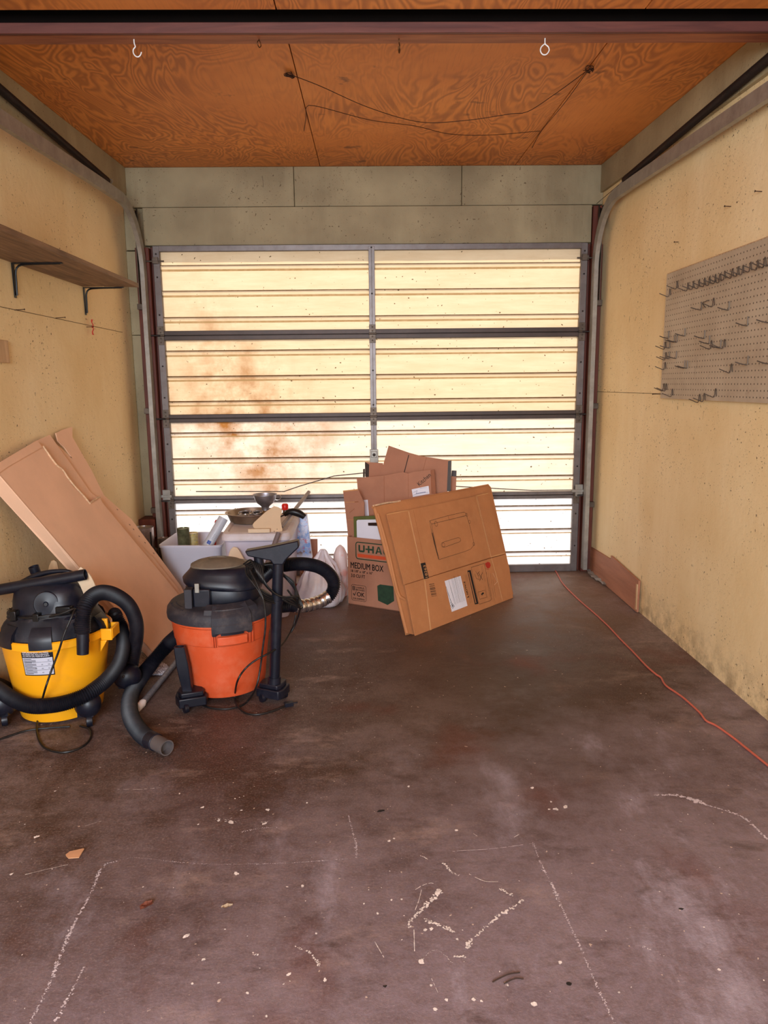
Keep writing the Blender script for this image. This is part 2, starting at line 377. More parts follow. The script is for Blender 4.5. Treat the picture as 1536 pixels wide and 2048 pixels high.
# beam under the ceiling
obj('trim_and_shade_strip', MB().box((XL, -2.088, 2.4835), (XR, -2.062, 2.585)), mat('attic_shade', (12, 8, 7), .95), kind='structure', smooth=0)  # black strip put in for the shade in the gap above the beam
obj('trim_and_shade_strip', MB().box((XL, -2.094, 2.450), (XR, -2.078, 2.484)), M_face, kind='structure', bev=.002, smooth=30)
obj('trim_and_shade_strip', MB().box((XL, -2.076, 2.452), (XR, -2.004, 2.482)), M_beam, kind='structure', bev=.004, smooth=30)
# kick board on the right wall
kb = MB().prism([(XR-.022, -.935, 0.004), (XR-.016, -.02, 0.004), (XR-.012, -.02, .172), (XR-.014, -.44, .188), (XR-.018, -.45, .215), (XR-.020, -.935, .186)], (.012, 0, 0))
bb = obj('baseboard_right', kb, M_kick, kind='structure', bev=.002, smooth=30)
obj('splintered_edge', MB().box((XR-.027, -.934, .02), (XR-.021, -.918, .165)), M_chip, bb)

# ------------------------------------------------------------------ sectional door
door = thing('door_1', (0, 0, 0), kind='structure')
secs = [(.049, .505, [(.454, .423), (.293, .265), (.137, .105)], M_pan_low), (.552, 1.038, [(.970, .944), (.800, .768), (.658, .628)], M_pan_mid),
        (1.090, 1.562, [(1.496, 1.464), (1.334, 1.306), (1.174, 1.145)], M_pan_top), (1.621, 2.105, [(2.024, 1.993), (1.868, 1.835), (1.705, 1.674)], M_pan_top)]
for z0, z1_, ribs, m in secs:
    for xa, xb in ((-1.345, -.004), (.004, 1.345)):
        yb, yc, e = .026, .012, .0045
        prof = [(yb, z1_+.012)]
        for t_, b_ in ribs: prof += [(yb, t_+.0035), (yc, t_-.0035), (yc, b_+.006), (yb, b_-.005)]
        prof += [(yb, z0-.012)]
        nx = 14; rs = []
        for y, z in prof: rs.append([Vector((xa+(xb-xa)*i/nx, y + .0015*math.sin(i*1.7+z*9), z)) for i in range(nx+1)])
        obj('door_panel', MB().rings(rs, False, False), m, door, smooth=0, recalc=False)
rails = [(0, .049, M_alu), (.505, .527, M_alu), (.530, .552, M_alu), (1.038, 1.063, M_alud), (1.066, 1.090, M_alud), (1.562, 1.590, M_alud), (1.593, 1.621, M_alud), (2.105, 2.141, M_alu)]
for a, b, m in rails:
    obj('door_rail', MB().box((-1.335, 0, a), (1.335, .036, b)), m, door, bev=.0025, smooth=30)
for z in (.5285, 1.0645, 1.5915): obj('joint_light_stop', MB().box((-1.335, .006, z-.004), (1.335, .030, z+.004)), M_dark, door)  # dark strips added to block light leaking between the sections
bounds = [(0, .528), (.529, 1.064), (1.065, 1.591), (1.592, 2.141)]
for a, b in bounds:
    for s_ in (-1, 1):
        obj('door_stile', MB().box((min(s_*1.372, s_*1.330), -.001, a+.001), (max(s_*1.372, s_*1.330), .038, b-.001)), M_alu, door, bev=.0025, smooth=30)
    st_ = MB().box((-.019, -.003, a+.012), (.019, .030, b-.012)); st_.box((-.0015, -.0045, a+.03), (.0015, -.002, b-.03)); obj('centre_stile', st_, M_alu, door, bev=.002, smooth=30)
def screws(mb, pts, y, r=.0055):
    for x, z in pts: mb.lathe([(r, 0), (r, .002), (r*.5, .0035)], (x, y, z), (0, -1, 0), 10)
sc_ = MB()
screws(sc_, [(0, z) for z in (2.12, 1.84, 1.36, 1.14, .78)] + [(s_*1.351, z) for s_ in (-1, 1) for z in (2.09, 1.95, 1.72, 1.40, 1.20, .90, .72, .40, .18)], -.003)
obj('screw', sc_, M_dark, door)
for z in (.528, 1.0645, 1.5915):
    for x in (-1.351, 0, 1.351):
        h = MB().box((x-.021, -.006, z+.004), (x+.021, .001, z+.058)).box((x-.021, -.006, z-.058), (x+.021, .001, z-.004))
        h.cyl((x-.024, -.008, z), (x+.024, -.008, z), .0065, 10)
        screws(h, [(x, z+.042), (x, z+.018), (x, z-.018), (x, z-.042)], -.006, .005)
        obj('hinge', h, M_galvd, door, bev=.001)
        if x: obj('roller_pin', MB().cyl((x, -.016, z), (x+(.07 if x > 0 else -.07), -.030, z), .0055, 10), M_dark, door)
for s_ in (-1, 1):       # top roller brackets
    h = MB().box((s_*1.351-.026, -.012, 2.035), (s_*1.351+.026, 0, 2.062)).cyl((s_*1.30, -.016, 2.045), (s_*1.42, -.016, 2.045), .005, 10)
    h.box((s_*1.351-.018, -.020, 2.030), (s_*1.351+.014, -.010, 2.070)); obj('top_roller_bracket', h, M_galvd, door, bev=.001)
# lock with spring latch and pull cords
lk = MB().box((-.028, -.012, .760), (.028, -.003, .850)).box((-.020, -.018, .795), (.020, -.011, .838)); lk.box((-.026, -.012, .690), (.026, -.003, .757))
lock = obj('lock', lk, M_galv, door, bev=.003)
obj('keyhole', MB().lathe([(.010, 0), (.010, .006), (.005, .007)], (0, -.018, .815), (0, -1, 0), 16), M_dark, lock)
for s_ in (-1, 1):
    g = MB().box((s_*1.37-.055, -.022, .548), (s_*1.37+.03, -.008, .566)).box((s_*1.37-.03, -.02, .52), (s_*1.37+.02, -.004, .60)); obj('latch_guide', g, M_galv, door, bev=.002)
M_cord = mat('braided_cord', (96, 88, 84), .8, var=.4, vs=90)
obj('pull_cord', MB().tube([W(392, 983, 'y', -.004), W(480, 983, 'y', -.004), W(568, 983, 'y', -.006), W(600, 972, 'y', -.02), W(668, 952, 'y', -.02), Vector((-.02, -.02, .70))], .0032, 8), M_cord, door)
obj('pull_cord', MB().tube([Vector((.02, -.012, .70)), Vector((.5, -.012, .60)), Vector((1.05, -.008, .562)), Vector((1.34, -.01, .562))], .003, 8), M_cord, door)
obj('bottom_seal', MB().box((-1.37, .004, -.001), (1.37, .036, .004)), M_black, door)

# ------------------------------------------------------------------ tracks, springs, pulleys
def track(sx, name, label):
    x = sx
    path = [Vector((x, -.055, z)) for z in (.03, .5, 1, 1.5, 1.8, 1.97)]
    R = .36; zc = 1.97; zt = lambda y: 2.347+.033*y
    for k in range(1, 13):
        a = PI/2*k/12*.98; path.append(Vector((x, -.055-R+R*math.cos(a), zc+R*math.sin(a))))
    path += [Vector((x, y, zt(y))) for y in (-.7, -1.2, -2, -3, -4.4, -5.4)]
    inw = 1 if sx < 0 else -1
    # C section: web against the wall, lips curling toward the door
    w_, d_ = .030, .013
    prof = [(-w_, -d_), (w_, -d_), (w_, d_), (w_*.62, d_*.9), (w_*.66, -d_*.35), (-w_*.66, -d_*.35), (-w_*.62, d_*.9), (-w_, d_)]
    prof = [(a, b*inw) for a, b in prof]
    t = thing(name, (x, -.055, 0), label, 'door track')
    mb = MB().tube(path, 1, prof=prof, up=(0, 1, 0)); obj('rail', mb, M_galv, t, smooth=35)
    for z in (.45, 1.1, 1.75):
        obj('bracket', MB().box((min(x-.012*inw, x-.055*inw), -.05, z), (max(x-.012*inw, x-.055*inw), -.014, z+.035)), M_galvd, t, bev=.001)
    # angle iron that carries the curve
    obj('angle_brace', MB().box((x-.022*inw-.002, -.10, 1.78), (x-.022*inw+.002, -.07, 2.28)).box((x-.034*inw-.004, -.035, 1.98), (x-.034*inw+.004, -.02, 2.30)), M_galvd, t, bev=.001)
    return t
track(-1.420, 'door_track', 'galvanised door track up the left jamb, curving along the left wall')
track(1.405, 'door_track', 'galvanised door track up the right jamb, curving along the right wall')
def spring(name, a, b, label, hook_to):
    a, b = Vector(a), Vector(b); t = thing(name, a, label, 'spring')
    d = (b-a); L = d.length; d.normalize(); n1 = d.orthogonal().normalized(); n2 = d.cross(n1)
    turns = int(L/.0072); pts = []
    for i in range(turns*10+1):
        an = 2*PI*i/10; pts.append(a + d*(L*i/(turns*10)) + (n1*math.cos(an)+n2*math.sin(an))*.0155)
    obj('coil', MB().tube(pts, .0032, 5), M_dark, t, smooth=60)
    e = [a + d*(-.028) + (d*math.cos(q)*.022+n1*math.sin(q)*.022) for q in [2*PI*k/14 for k in range(15)]]
    obj('end_loop', MB().tube(e, .004, 8), M_galv, t)
    obj('lift_cable', MB().tube([a-d*.045, Vector(hook_to)], .0017, 6), M_dark, t)
    return t
yl = W(215, 362, 'x', -1.478); sl2 = W(0, 178, 'x', -1.49)
dl = (sl2-yl).normalized()
spring('extension_spring', yl, yl+dl*1.7, 'black coil spring stretched above the left door track', (-1.475, -.055, 2.325))
yr = W(1249, 360, 'x', 1.42); sr2 = W(1536, 118, 'x', 1.425); dr = (sr2-yr).normalized()
spring('extension_spring', yr, yr+dr*1.95, 'black coil spring stretched above the right door track', (1.40, -.055, 2.36))
for x, lab in ((-1.448, 'dark steel pulley where the left track begins to curve'), (1.428, 'dark steel pulley where the right track begins to curve')):
    c = Vector((x, -.06, 2.30)); t = thing('cable_pulley', c, lab, 'pulley')
    obj('wheel', MB().lathe([(.018, -.006), (.036, -.008), (.029, 0), (.036, .008), (.018, .006)], c, (1, 0, 0), 28), M_dark, t)
    obj('yoke', MB().box(c+Vector((-.014, -.012, -.10)), c+Vector((-.010, .012, .05))).box(c+Vector((.010, -.012, -.10)), c+Vector((.014, .012, .05))), M_dark, t, bev=.001)
    obj('hanger_cable', MB().tube([c+Vector((0, 0, -.10)), c+Vector((0.02*(-1 if x > 0 else 1), 0, -.9)), Vector((x+.02*(-1 if x > 0 else 1), -.045, .1))], .0016, 6), M_dark, t)
# ================================================================== THINGS ON THE WALLS AND CEILING
M_peg = None
def peg_mat():
    t = NT('grey_pegboard'); v = t.pos(True); x, y, z = t.sep(v)
    P = .0254
    fy = t.math('ABSOLUTE', t.math('SUBTRACT', t.math('FRACT', t.math('DIVIDE', t.math('ADD', y, 10), P)), .5))
    fz = t.math('ABSOLUTE', t.math('SUBTRACT', t.math('FRACT', t.math('DIVIDE', z, P)), .5))
    d = t.math('SQRT', t.math('ADD', t.math('MULTIPLY', fy, fy), t.math('MULTIPLY', fz, fz)))
    hole = t.ramp(d, .13, .10)
    c = t.mix(t.ramp(t.noise(v, 5, 6), .35, .65), S((168, 150, 128)), S((186, 170, 148)))
    c = t.mix(t.ramp(t.noise(v, 13, 6, .7), .60, .72, 0, .5), c, S((130, 108, 90)))
    nx = t.math('ABSOLUTE', t.sep(t.n('ShaderNodeNewGeometry').outputs['Normal'])[0])
    c = t.mix(t.math('MULTIPLY', hole, t.ramp(nx, .5, .6)), c, S((40, 26, 18)))
    t.col(c); t.rough(.6); t.bump(t.math('MULTIPLY', hole, -1), .8, .003); return t.m
pegboard = thing('pegboard', (XR-.014, -1.6, 1.187), 'grey perforated board screwed to the yellow right wall', 'pegboard')
obj('board', MB().box((XR-.020, -3.15, 1.187), (XR-.014, -1.103, 1.789)), peg_mat(), pegboard, smooth=0)
obj('batten', MB().box((XR-.013, -3.15, 1.775), (XR-.001, -1.09, 1.795)).box((XR-.013, -3.15, 1.2), (XR-.001, -1.12, 1.22)), M_chip, pegboard, smooth=0)
xs = XR-.020
def hookmesh(kind):
    r = .0019
    if kind == 'A':       # bent wire: arm out, then a narrow upright loop against the board
        return MB().tube(spline([(-.052, 0, .010), (-.030, 0, .001), (-.010, 0, -.006), (-.005, .001, .004), (-.004, .002, .022), (-.004, -.002, .031), (-.004, -.007, .022), (-.0025, -.009, .004), (-.002, -.010, .000)], 34), r, 7)
    return MB().tube(spline([(-.050, 0, .010), (-.028, 0, .003), (-.006, 0, -.001), (-.004, 0, .004), (-.004, 0, .020), (-.004, 0, .034)], 24), .0022, 7)
HK = {'A': None, 'L': None}
def put_hook(kind, zx, zy, label, group):
    p = W(1300+zx/5.119, 440+zy/5.119, 'x', xs-.008)
    if HK[kind] is None:
        o = obj('peg_hook', hookmesh(kind), M_galvd, label=label, cat='hook', group=group, origin=(0, 0, 0)); HK[kind] = o
    else:
        o = HK[kind].copy(); COL.objects.link(o); o['label'] = label; o['category'] = 'hook'; o['group'] = group
    o.location = (xs, p.y, p.z); o.rotation_euler = (random.uniform(-.05, .05), 0, random.uniform(-.12, .12))
G1 = ('looped wire hook in the long row along the top of the pegboard', 'hooks in the top row of the pegboard')
G2 = ('single steel hook scattered over the middle of the pegboard', 'straight hooks over the middle of the pegboard')
G3 = ('looped wire hook in the lower half of the pegboard', 'looped hooks low on the pegboard')
G4 = ('steel hook in the crowded column at the far left edge of the pegboard', 'hooks at the left edge of the pegboard')
for x, y in ((375, 712), (430, 697), (487, 686), (545, 668), (595, 655), (655, 635), (700, 628), (750, 600), (825, 580), (885, 560), (935, 545), (1012, 515), (1087, 495), (1157, 470), (1205, 455)): put_hook('A', x, y, *G1)
put_hook('A', 265, 693, 'looped wire hook just left of the long top row, upper of the two', None) if 0 else put_hook('A', 265, 693, *G1)
put_hook('A', 190, 772, *G1)
for x, y in ((515, 918), (795, 920), (985, 1080), (1206, 1048), (345, 1185), (547, 1210), (595, 1265), (710, 1308), (985, 1480), (1205, 1470), (345, 1515), (370, 1515)): put_hook('L', x, y, *G2)
for x, y in ((612, 1308), (745, 1300), (815, 1550), (655, 1800), (490, 1855), (540, 1845), (635, 875)): put_hook('A', x, y, *G3)
for k, x, y in (('L', 178, 1210), ('L', 240, 1248), ('L', 264, 1248), ('A', 145, 1310), ('L', 192, 1308), ('A', 150, 1420), ('L', 187, 1418), ('L', 257, 1415), ('A', 142, 1520), ('A', 128, 1738), ('A', 152, 1738), ('A', 215, 1795)): put_hook(k, x, y, *G4)
p = W(1300+560/5.119, 440+865/5.119, 'x', xs-.01)
obj('peg_hook', MB().tube([p+Vector((0, -.004, -.012)), p+Vector((-.01, .001, .006)), p+Vector((-.006, -.030, .012)), p+Vector((.004, -.034, .014))], .0022, 7), M_galvd, label='bright bent hook hanging askew near the upper middle of the pegboard', cat='hook')
# ------------------------------------------------------------------ nails
M_nail = mat('rusty_nail', (70, 46, 34), .6, .5)
def nail(px, py, side, L, label, tilt=0., group=None):
    xw = XL if side < 0 else XR; p = W(px, py, 'x', xw); d = Vector((-side, 0, tilt)).normalized()
    m = MB().cyl(p-d*.004, p+d*L, .0017, 8); m.cyl(p+d*L, p+d*(L+.0015), .004, 10)
    return obj('nail', m, M_nail, label=label, cat='nail', group=group, origin=p)
nail(29, 620, -1, .042, 'long nail in the left wall under the nearer shelf bracket', .05)
nail(111, 636, -1, .046, 'long nail in the left wall between the two shelf brackets', .05)
nail(173, 654, -1, .036, 'nail in the left wall that holds the red ribbon', .03)
nail(1357, 484, 1, .020, 'short nail in the right wall above the left end of the pegboard')
nail(1462, 413, 1, .026, 'nail sticking out of the right wall high above the pegboard', .05)
nail(1524, 383, 1, .026, 'nail sticking out of the right wall at the edge of view', .05)
nail(1329, 788, 1, .060, 'long nail under the lower left corner of the pegboard', 0)
M_red = mat('red_ribbon', (214, 36, 24), .5)
q = W(185, 654, 'x', XL+.022)
rb = MB()
for sgn, L in ((1, .040), (-1, .042)):
    rb.rings([[q+Vector((.001*math.sin(k*2.), wd*s_, sgn*(L*k/5)))+Vector((.004*math.sin(k*1.3), 0, 0)) for s_ in (-1, 1)]+[q+Vector((.001*math.sin(k*2.)+.0012, wd*s_, sgn*(L*k/5)))+Vector((.004*math.sin(k*1.3), 0, 0)) for s_ in (1, -1)] for k, wd in enumerate((.003, .006, .008, .008, .010, .013))])
rb.ell(q, (.005, .006, .006), u=10, v=6)
obj('ribbon', rb, M_red, label='red ribbon knotted round a nail on the left wall', cat='ribbon')
q0, q1 = W(0, 682, 'x', XL), W(14, 726, 'x', XL)
wp = obj('wood_block', MB().box((XL, q0.y-.09, q1.z), (XL+.014, q1.y, q0.z+.004)), M_chip, label='small worn wood block fixed to the left wall at the picture edge', cat='wood block', bev=.002)
# ------------------------------------------------------------------ wall shelf
shelf = thing('wall_shelf', (XL, -.735, 1.80), 'weathered two-plank wooden shelf on black brackets along the left wall', 'shelf')
obj('plank', MB().box((XL+.002, -3.4, 1.80), (XL+.112, -.752, 1.819)), M_shelf, shelf, bev=.002)
obj('plank', MB().prism([(XL+.114, -3.4, 1.80), (XL+.278, -3.4, 1.80), (XL+.285, -.705, 1.80), (XL+.262, -.712, 1.80), (XL+.16, -.74, 1.80), (XL+.114, -.748, 1.80)], (0, 0, .021)), M_shelf, shelf, bev=.002)
for y in (-.735, -1.53, -2.6):
    br = MB()
    br.prism([(XL+.0015, y-.010, 1.799), (XL+.0015, y+.010, 1.799), (XL+.215, y+.007, 1.799), (XL+.215, y-.007, 1.799)], (0, 0, -.004))
    br.prism([(XL+.0015, y-.010, 1.799), (XL+.0015, y+.010, 1.799), (XL+.0015, y+.008, 1.655), (XL+.0015, y-.008, 1.655)], (.004, 0, 0))
    br.tube(spline([(XL+.010, y, 1.665), (XL+.012, y, 1.72), (XL+.014, y, 1.765), (XL+.030, y, 1.788), (XL+.08, y, 1.794), (XL+.205, y, 1.796)], 24), lambda t: .0045, 8)
    obj('bracket', br, M_blackmetal, shelf, bev=0)
# ------------------------------------------------------------------ hooks in the beam
def s_(pts, z0, px, py, y, r, m, label, name='screw_hook'):
    c = W(px, py, 'y', y); return obj(name, MB().tube(spline([c+Vector((a, 0.0, b)) for a, b in pts], 40), r, 9), m, label=label, cat='hook')
yb_ = -2.045
U_ = .0019
c = W(270, 100, 'y', yb_)
zt = 2.4525
def hk(px, py, pts, r, m, label, name, yaw=0):
    top = W(px, py, 'y', yb_); o = Vector((top.x, yb_, zt))
    R_ = Matrix.Rotation(yaw, 3, 'Z')
    return obj(name, MB().tube(spline([o + R_ @ Vector((a, 0, b)) for a, b in pts], 48), r, 9), m, label=label, cat='hook')
hk(268, 80, [(0, .01), (0, -.012), (.003, -.024), (-.004, -.032), (-.005, -.043), (.001, -.053), (.011, -.056), (.019, -.050), (.023, -.041)], .0021, M_white, 'open white screw hook hanging from the ceiling beam', 'screw_hook')
hk(518, 80, [(0, .01), (0, -.004), (-.008, -.011), (-.009, -.020), (0, -.027), (.009, -.020), (.008, -.010), (.001, -.005)], .0017, M_brass, 'small dull brass ring screwed into the beam between the white hook and middle hook', 'screw_eye', 1.05)
hk(798, 80, [(0, .01), (0, -.010), (.010, -.018), (.013, -.032), (.003, -.045), (-.008, -.040), (-.013, -.030)], .0022, M_brass, 'brass cup hook seen edge-on at the middle of the beam', 'screw_hook', 1.35)
hk(1090, 80, [(0, .01), (0, -.012), (.002, -.020), (.012, -.028), (.015, -.040), (.006, -.052), (-.007, -.052), (-.015, -.041), (-.012, -.028), (0, -.018)], .0022, M_white, 'round white screw eye hanging from the right part of the beam', 'screw_eye')
# ------------------------------------------------------------------ wires under the ceiling
M_tw = mat('rusty_wire', (60, 30, 18), .7, .3)
def cl(px, py, dz=.012):
    p = W(px, py, 'z', 2.56)
    for _ in range(3): p = W(px, py, 'z', ZC(p.y)-dz)
    return p
def sag(pp, r=.0016): return MB().tube(spline([cl(*p) for p in pp], 60), r, 6)
obj('ceiling_wire', sag([(583, 150, .004), (640, 172, .02), (740, 216, .035), (840, 244, .04), (930, 241, .035), (1020, 228, .03), (1056, 223, .02), (1110, 188, .014), (1172, 143, .004)]), M_tw, label='dark wire strung across the ceiling from seam to seam, the upper of two', cat='wire')
obj('ceiling_wire', sag([(608, 262, .003), (612, 235, .01), (614, 213, .012), (640, 214, .02), (740, 240, .03), (830, 252, .03), (900, 268, .03), (980, 270, .03), (1080, 262, .006)]), M_tw, label='thin dark wire sagging across the ceiling nearer the roll door, the lower of two', cat='wire')
obj('ceiling_wire', sag([(1064, 296, .002), (1083, 262, .010), (1130, 205, .014), (1168, 152, .006), (1178, 138, .004)]), M_tw, label='short dark wire running along the right ceiling seam', cat='wire')
for px, py, lab in ((579, 148, 'tangled dark knot of wire and nail by the left ceiling seam'), (1177, 137, 'tangled dark knot of wire and nail by the right ceiling seam')):
    c = cl(px, py, .006); m = MB()
    for k in range(7):
        a = [c+Vector((random.uniform(-.022, .022), random.uniform(-.03, .03), random.uniform(-.012, .002))) for _ in range(5)]; m.tube(spline(a, 20), .0013, 5)
    obj('wire_knot', m, M_tw, label=lab, cat='wire')
# ------------------------------------------------------------------ extension cord on the floor
M_xc = mat('orange_red_cord', (192, 98, 78), .55, var=.08)
pz = [(110, 795), (135, 860), (200, 930), (265, 990), (330, 1045), (415, 1125), (480, 1195), (560, 1275), (640, 1360), (700, 1412), (728, 1430), (745, 1462), (770, 1488), (860, 1550), (960, 1640), (1000, 1690), (1060, 1720), (1160, 1790), (1260, 1870), (1373, 1960), (1500, 2060), (1700, 2200)]
pts = [W(1080+x/3.011, 880+y/3.011, 'z', .0045) for x, y in pz]; pts[0] = Vector((pts[0].x-.01, .03, .0045)); pts.insert(0, Vector((pts[0].x-.02, .3, .0045)))
obj('extension_lead', MB().tube(spline(pts, step=.012), .0042, 10), M_xc, label='long orange extension cord running along the floor under the roll door', cat='cord')
# crumpled plastic by the kick board
M_plas = mat('greyish_plastic_scrap', (186, 176, 166), .3)
a = W(1186, 1142, 'z', .0); b_ = W(1217, 1174, 'z', .0); m = MB(); nn = 12; g = []
for i in range(nn+1):
    t = i/nn; base = a.lerp(b_, t); wv = .055*math.sin(PI*min(1, t*1.1+.1))+.008
    g.append([base+Vector((-.055*math.sin(j*1.1)+wv*(j-2.5)/3+.02, .01*math.sin(i*2.1+j), .006+.022*abs(math.sin(i*1.3+j*1.9))*(1-abs(j-3)/4))) for j in range(7)])
m.rings(g, False, False); bmesh.ops.solidify(m.b, geom=m.b.faces[:], thickness=.0008)
obj('plastic_scrap', m, M_plas, label='crumpled pale plastic scrap beside the plywood kick board', cat='plastic scrap', smooth=0)
# floor litter: leaves, cardboard chip, hole
M_leaf = mat('dry_leaf', (150, 84, 62), .7); M_leaf2 = mat('pale_dry_leaf', (220, 200, 172), .7); M_chipc = mat('cardboard_chip', (200, 150, 112), .8)
def litter(px, py, s, m, label, name='dry_leaf', cat='leaf', rot=0., asp=.5, cup=.006):
    c = W(px, py, 'z', .003); rs = []
    for i in range(8):
        t = i/7; wd = asp*s*math.sin(PI*min(.97, max(.05, t)))**.8
        rs.append([c + Matrix.Rotation(rot, 3, 'Z') @ Vector(((t-.5)*2*s, wd*k, abs(k)*cup+.001*math.sin(i*2))) for k in (-1, -.5, 0, .5, 1)])
    mb = MB().rings(rs, False, False); bmesh.ops.solidify(mb.b, geom=mb.b.faces[:], thickness=.0006)
    return obj(name, mb, m, label=label, cat=cat, smooth=0)
litter(293, 1814, .016, M_leaf, 'curled reddish dry leaf on the floor near the left foreground', rot=.7, cup=.010)
litter(454, 1813, .014, M_leaf2, 'pale dry leaf lying flat on the floor in the left foreground', rot=.3, cup=.003)
c = W(150, 1708, 'z', .0015)
obj('cardboard_scrap', MB().prism([c+Vector(q)*1.0 for q in ((-.024, -.004, 0), (-.018, .010, 0), (.014, .022, 0), (.018, .020, 0), (.018, -.018, 0), (-.010, -.020, 0), (-.02, -.010, 0))], (0, 0, .002)), M_chipc, label='torn tan cardboard scrap on the floor at the left', cat='cardboard scrap')
M_twig = mat('dark_twig', (52, 34, 26), .8)
for a_, b2, lab in (((985, 1964), (1040, 1945), 'longer dark twig on the floor in the right foreground'), ((1008, 1967), (1047, 1958), 'shorter dark twig beside the longer one in the foreground')):
    p0, p1 = W(*a_, 'z', .003), W(*b2, 'z', .003); md = (p0+p1)/2+Vector((.004, .004, .003)); obj('twig', MB().tube(spline([p0, md, p1], 14), .0013, 6), M_twig, label=lab, cat='twig')
# paint and chalk marks, cracks: thin worn traces in the floor's own surface
M_paint = mat('worn_white_paint', (232, 222, 218), .8, var=.2, vs=60, dust=(150, 130, 126), da=.6)
M_cal = mat('chalky_joint', (206, 194, 200), .85, var=.2, vs=50, dust=(140, 120, 122), da=.7)
M_pit = mat('dark_pit', (26, 18, 14), .9)
def blob(mb, c, r, asp=1., rot=0., n=14, z=.0007, jag=.35):
    rad = [r*(1+random.uniform(-jag, jag)) for _ in range(n)]
    mb.b.faces.new([mb.b.verts.new(c + Matrix.Rotation(rot, 3, 'Z') @ Vector((rad[i]*math.cos(2*PI*i/n), rad[i]*asp*math.sin(2*PI*i/n), z))) for i in range(n)])
def strip(mb, pp, w0, breakup=.0, z=.0006):
    P = spline([W(x, y, 'z', 0) for x, y in pp], step=.006)
    for i in range(len(P)-1):
        if random.random() < breakup: continue
        if w0 > .0021:      # worn, crumbly traces
            t = (P[i+1]-P[i]).normalized(); nrm = Vector((-t.y, t.x, 0)); env = .5+1.1*abs(mnoise.noise(P[i]*9)); 
            for _ in range(4): blob(mb, P[i]+nrm*random.gauss(0, w0*.42*env)+t*random.uniform(-.004, .004), w0*random.uniform(.22, .62)*env, random.uniform(.5, 1), random.random()*3, 7, z+random.random()*.0002, .4)
            continue
        t = (P[i+1]-P[i]).normalized(); nrm = Vector((-t.y, t.x, 0)); wa = w0*(.45+.9*abs(mnoise.noise(P[i]*40))+.2*random.random()); 
        q = P[i+1]+t*.001
        mb.b.faces.new([mb.b.verts.new(v+Vector((0, 0, z))) for v in (P[i]+nrm*wa*random.uniform(.5, 1), P[i]-nrm*wa*random.uniform(.5, 1), q-nrm*wa*random.uniform(.5, 1), q+nrm*wa*random.uniform(.5, 1))])
m = MB()
strip(m, [(112, 1500+540), (140, 1990), (215+0, 1940-20) if 0 else (170, 1930)], .006, .2); 
strip(m, [(60, 2048), (100, 1965), (140, 1865), (180, 1790), (205, 1735), (235, 1722)], .0065, .10)
strip(m, [(235, 1722), (275, 1716), (400, 1728), (560, 1727), (640, 1722), (708, 1717)], .0024, .15)
strip(m, [(713, 1717), (712, 1690), (703, 1655), (697, 1630)], .0045, .15)
strip(m, [(480, 1665), (520, 1657), (560, 1655)], .004, .3)
strip(m, [(905, 1703), (990, 1697), (1066, 1687)], .0014, .2); strip(m, [(1066, 1687), (1085, 1735), (1102, 1766), (1135, 1840), (1165, 1905), (1195, 1975), (1230, 2048)], .0055, .10)
strip(m, [(1310, 1590), (1360, 1592), (1420, 1612), (1480, 1632), (1510, 1655), (1536, 1680)], .009, .15)
strip(m, [(1240, 1870), (1290, 1895), (1340, 1918)], .004, .5)
obj('chalky_crack', m, M_cal, floor, smooth=0, recalc=False)
m = MB()
Z8 = lambda x, y: (768+x/2, 1500+y/2)
for pp, w_ in (([(225, 565), (170, 620), (130, 660), (100, 690)], .009), ([(100, 690), (105, 715)], .008), ([(165, 680), (230, 705), (295, 738)], .007), ([(330, 790), (400, 715), (470, 660), (560, 600)], .007), ([(125, 560), (150, 545), (185, 533), (215, 540)], .0015), ([(150, 560), (140, 600), (125, 640)], .0015),
               ([(120, 720), (122, 805)], .0015), ([(145, 850), (185, 808), (225, 808), (265, 845), (280, 855)], .003), ([(280, 825), (335, 830)], .006), ([(340, 497), (400, 525), (455, 528)], .0015), ([(470, 560), (520, 585)], .006), ([(240, 455), (270, 490), (305, 505)], .006), ([(485, 935), (528, 962)], .005), ([(190, 915), (215, 970)], .001), ([(520, 350), (545, 335)], .0015), ([(350, 330), (372, 345)], .001), ([(1180, 785-500), (1200, 290)], .001), ([(140, 420), (180, 440)], .004)):
    strip(m, [Z8(*p) for p in pp], w_, .2, .0009)
Z7 = lambda x, y: (x/2, 1500+y/2)
for pp, w_ in (([(1185, 790), (1235, 810), (1285, 870)], .007), ([(860, 280), (885, 275), (950, 290)], .004), ([(905, 285), (930, 270)], .006), ([(1050, 290), (1080, 288)], .004), ([(340, 305), (405, 285)], .001), ([(470, 158), (560, 158), (640, 152)], .0012), ([(100, 500), (180, 480), (270, 460)], .0012), ([(1000, 815), (1040, 820)], .006), ([(1495, 760), (1535, 830)], .0012)):
    strip(m, [Z7(*p) for p in pp], w_, .2, .0009)
for x, y, r in ((150, 845, .009), (205, 1038, .006), (188, 942, .004), (250, 1000, .005), (600, 1018, .008), (705, 850, .006), (293, 758, .004), (290, 322, .006), (668, 208, .005), (687, 237, .009), (660, 238, .005), (725, 228, .010), (593, 153, .008), (98, 146, .006), (360, 1000, .006), (390, 1005, .004), (1280, 710, .003), (1340, 880, .005), (940, 970, .003), (165, 720, .006), (190, 716, .006), (30, 600, .004), (70, 598, .004), (20, 365, .006), (40, 355, .004), (1215, 258, .003), (1085, 80-0, .003)): blob(m, W(*Z8(x, y), 'z', 0), r*.8, .9, random.random()*3)
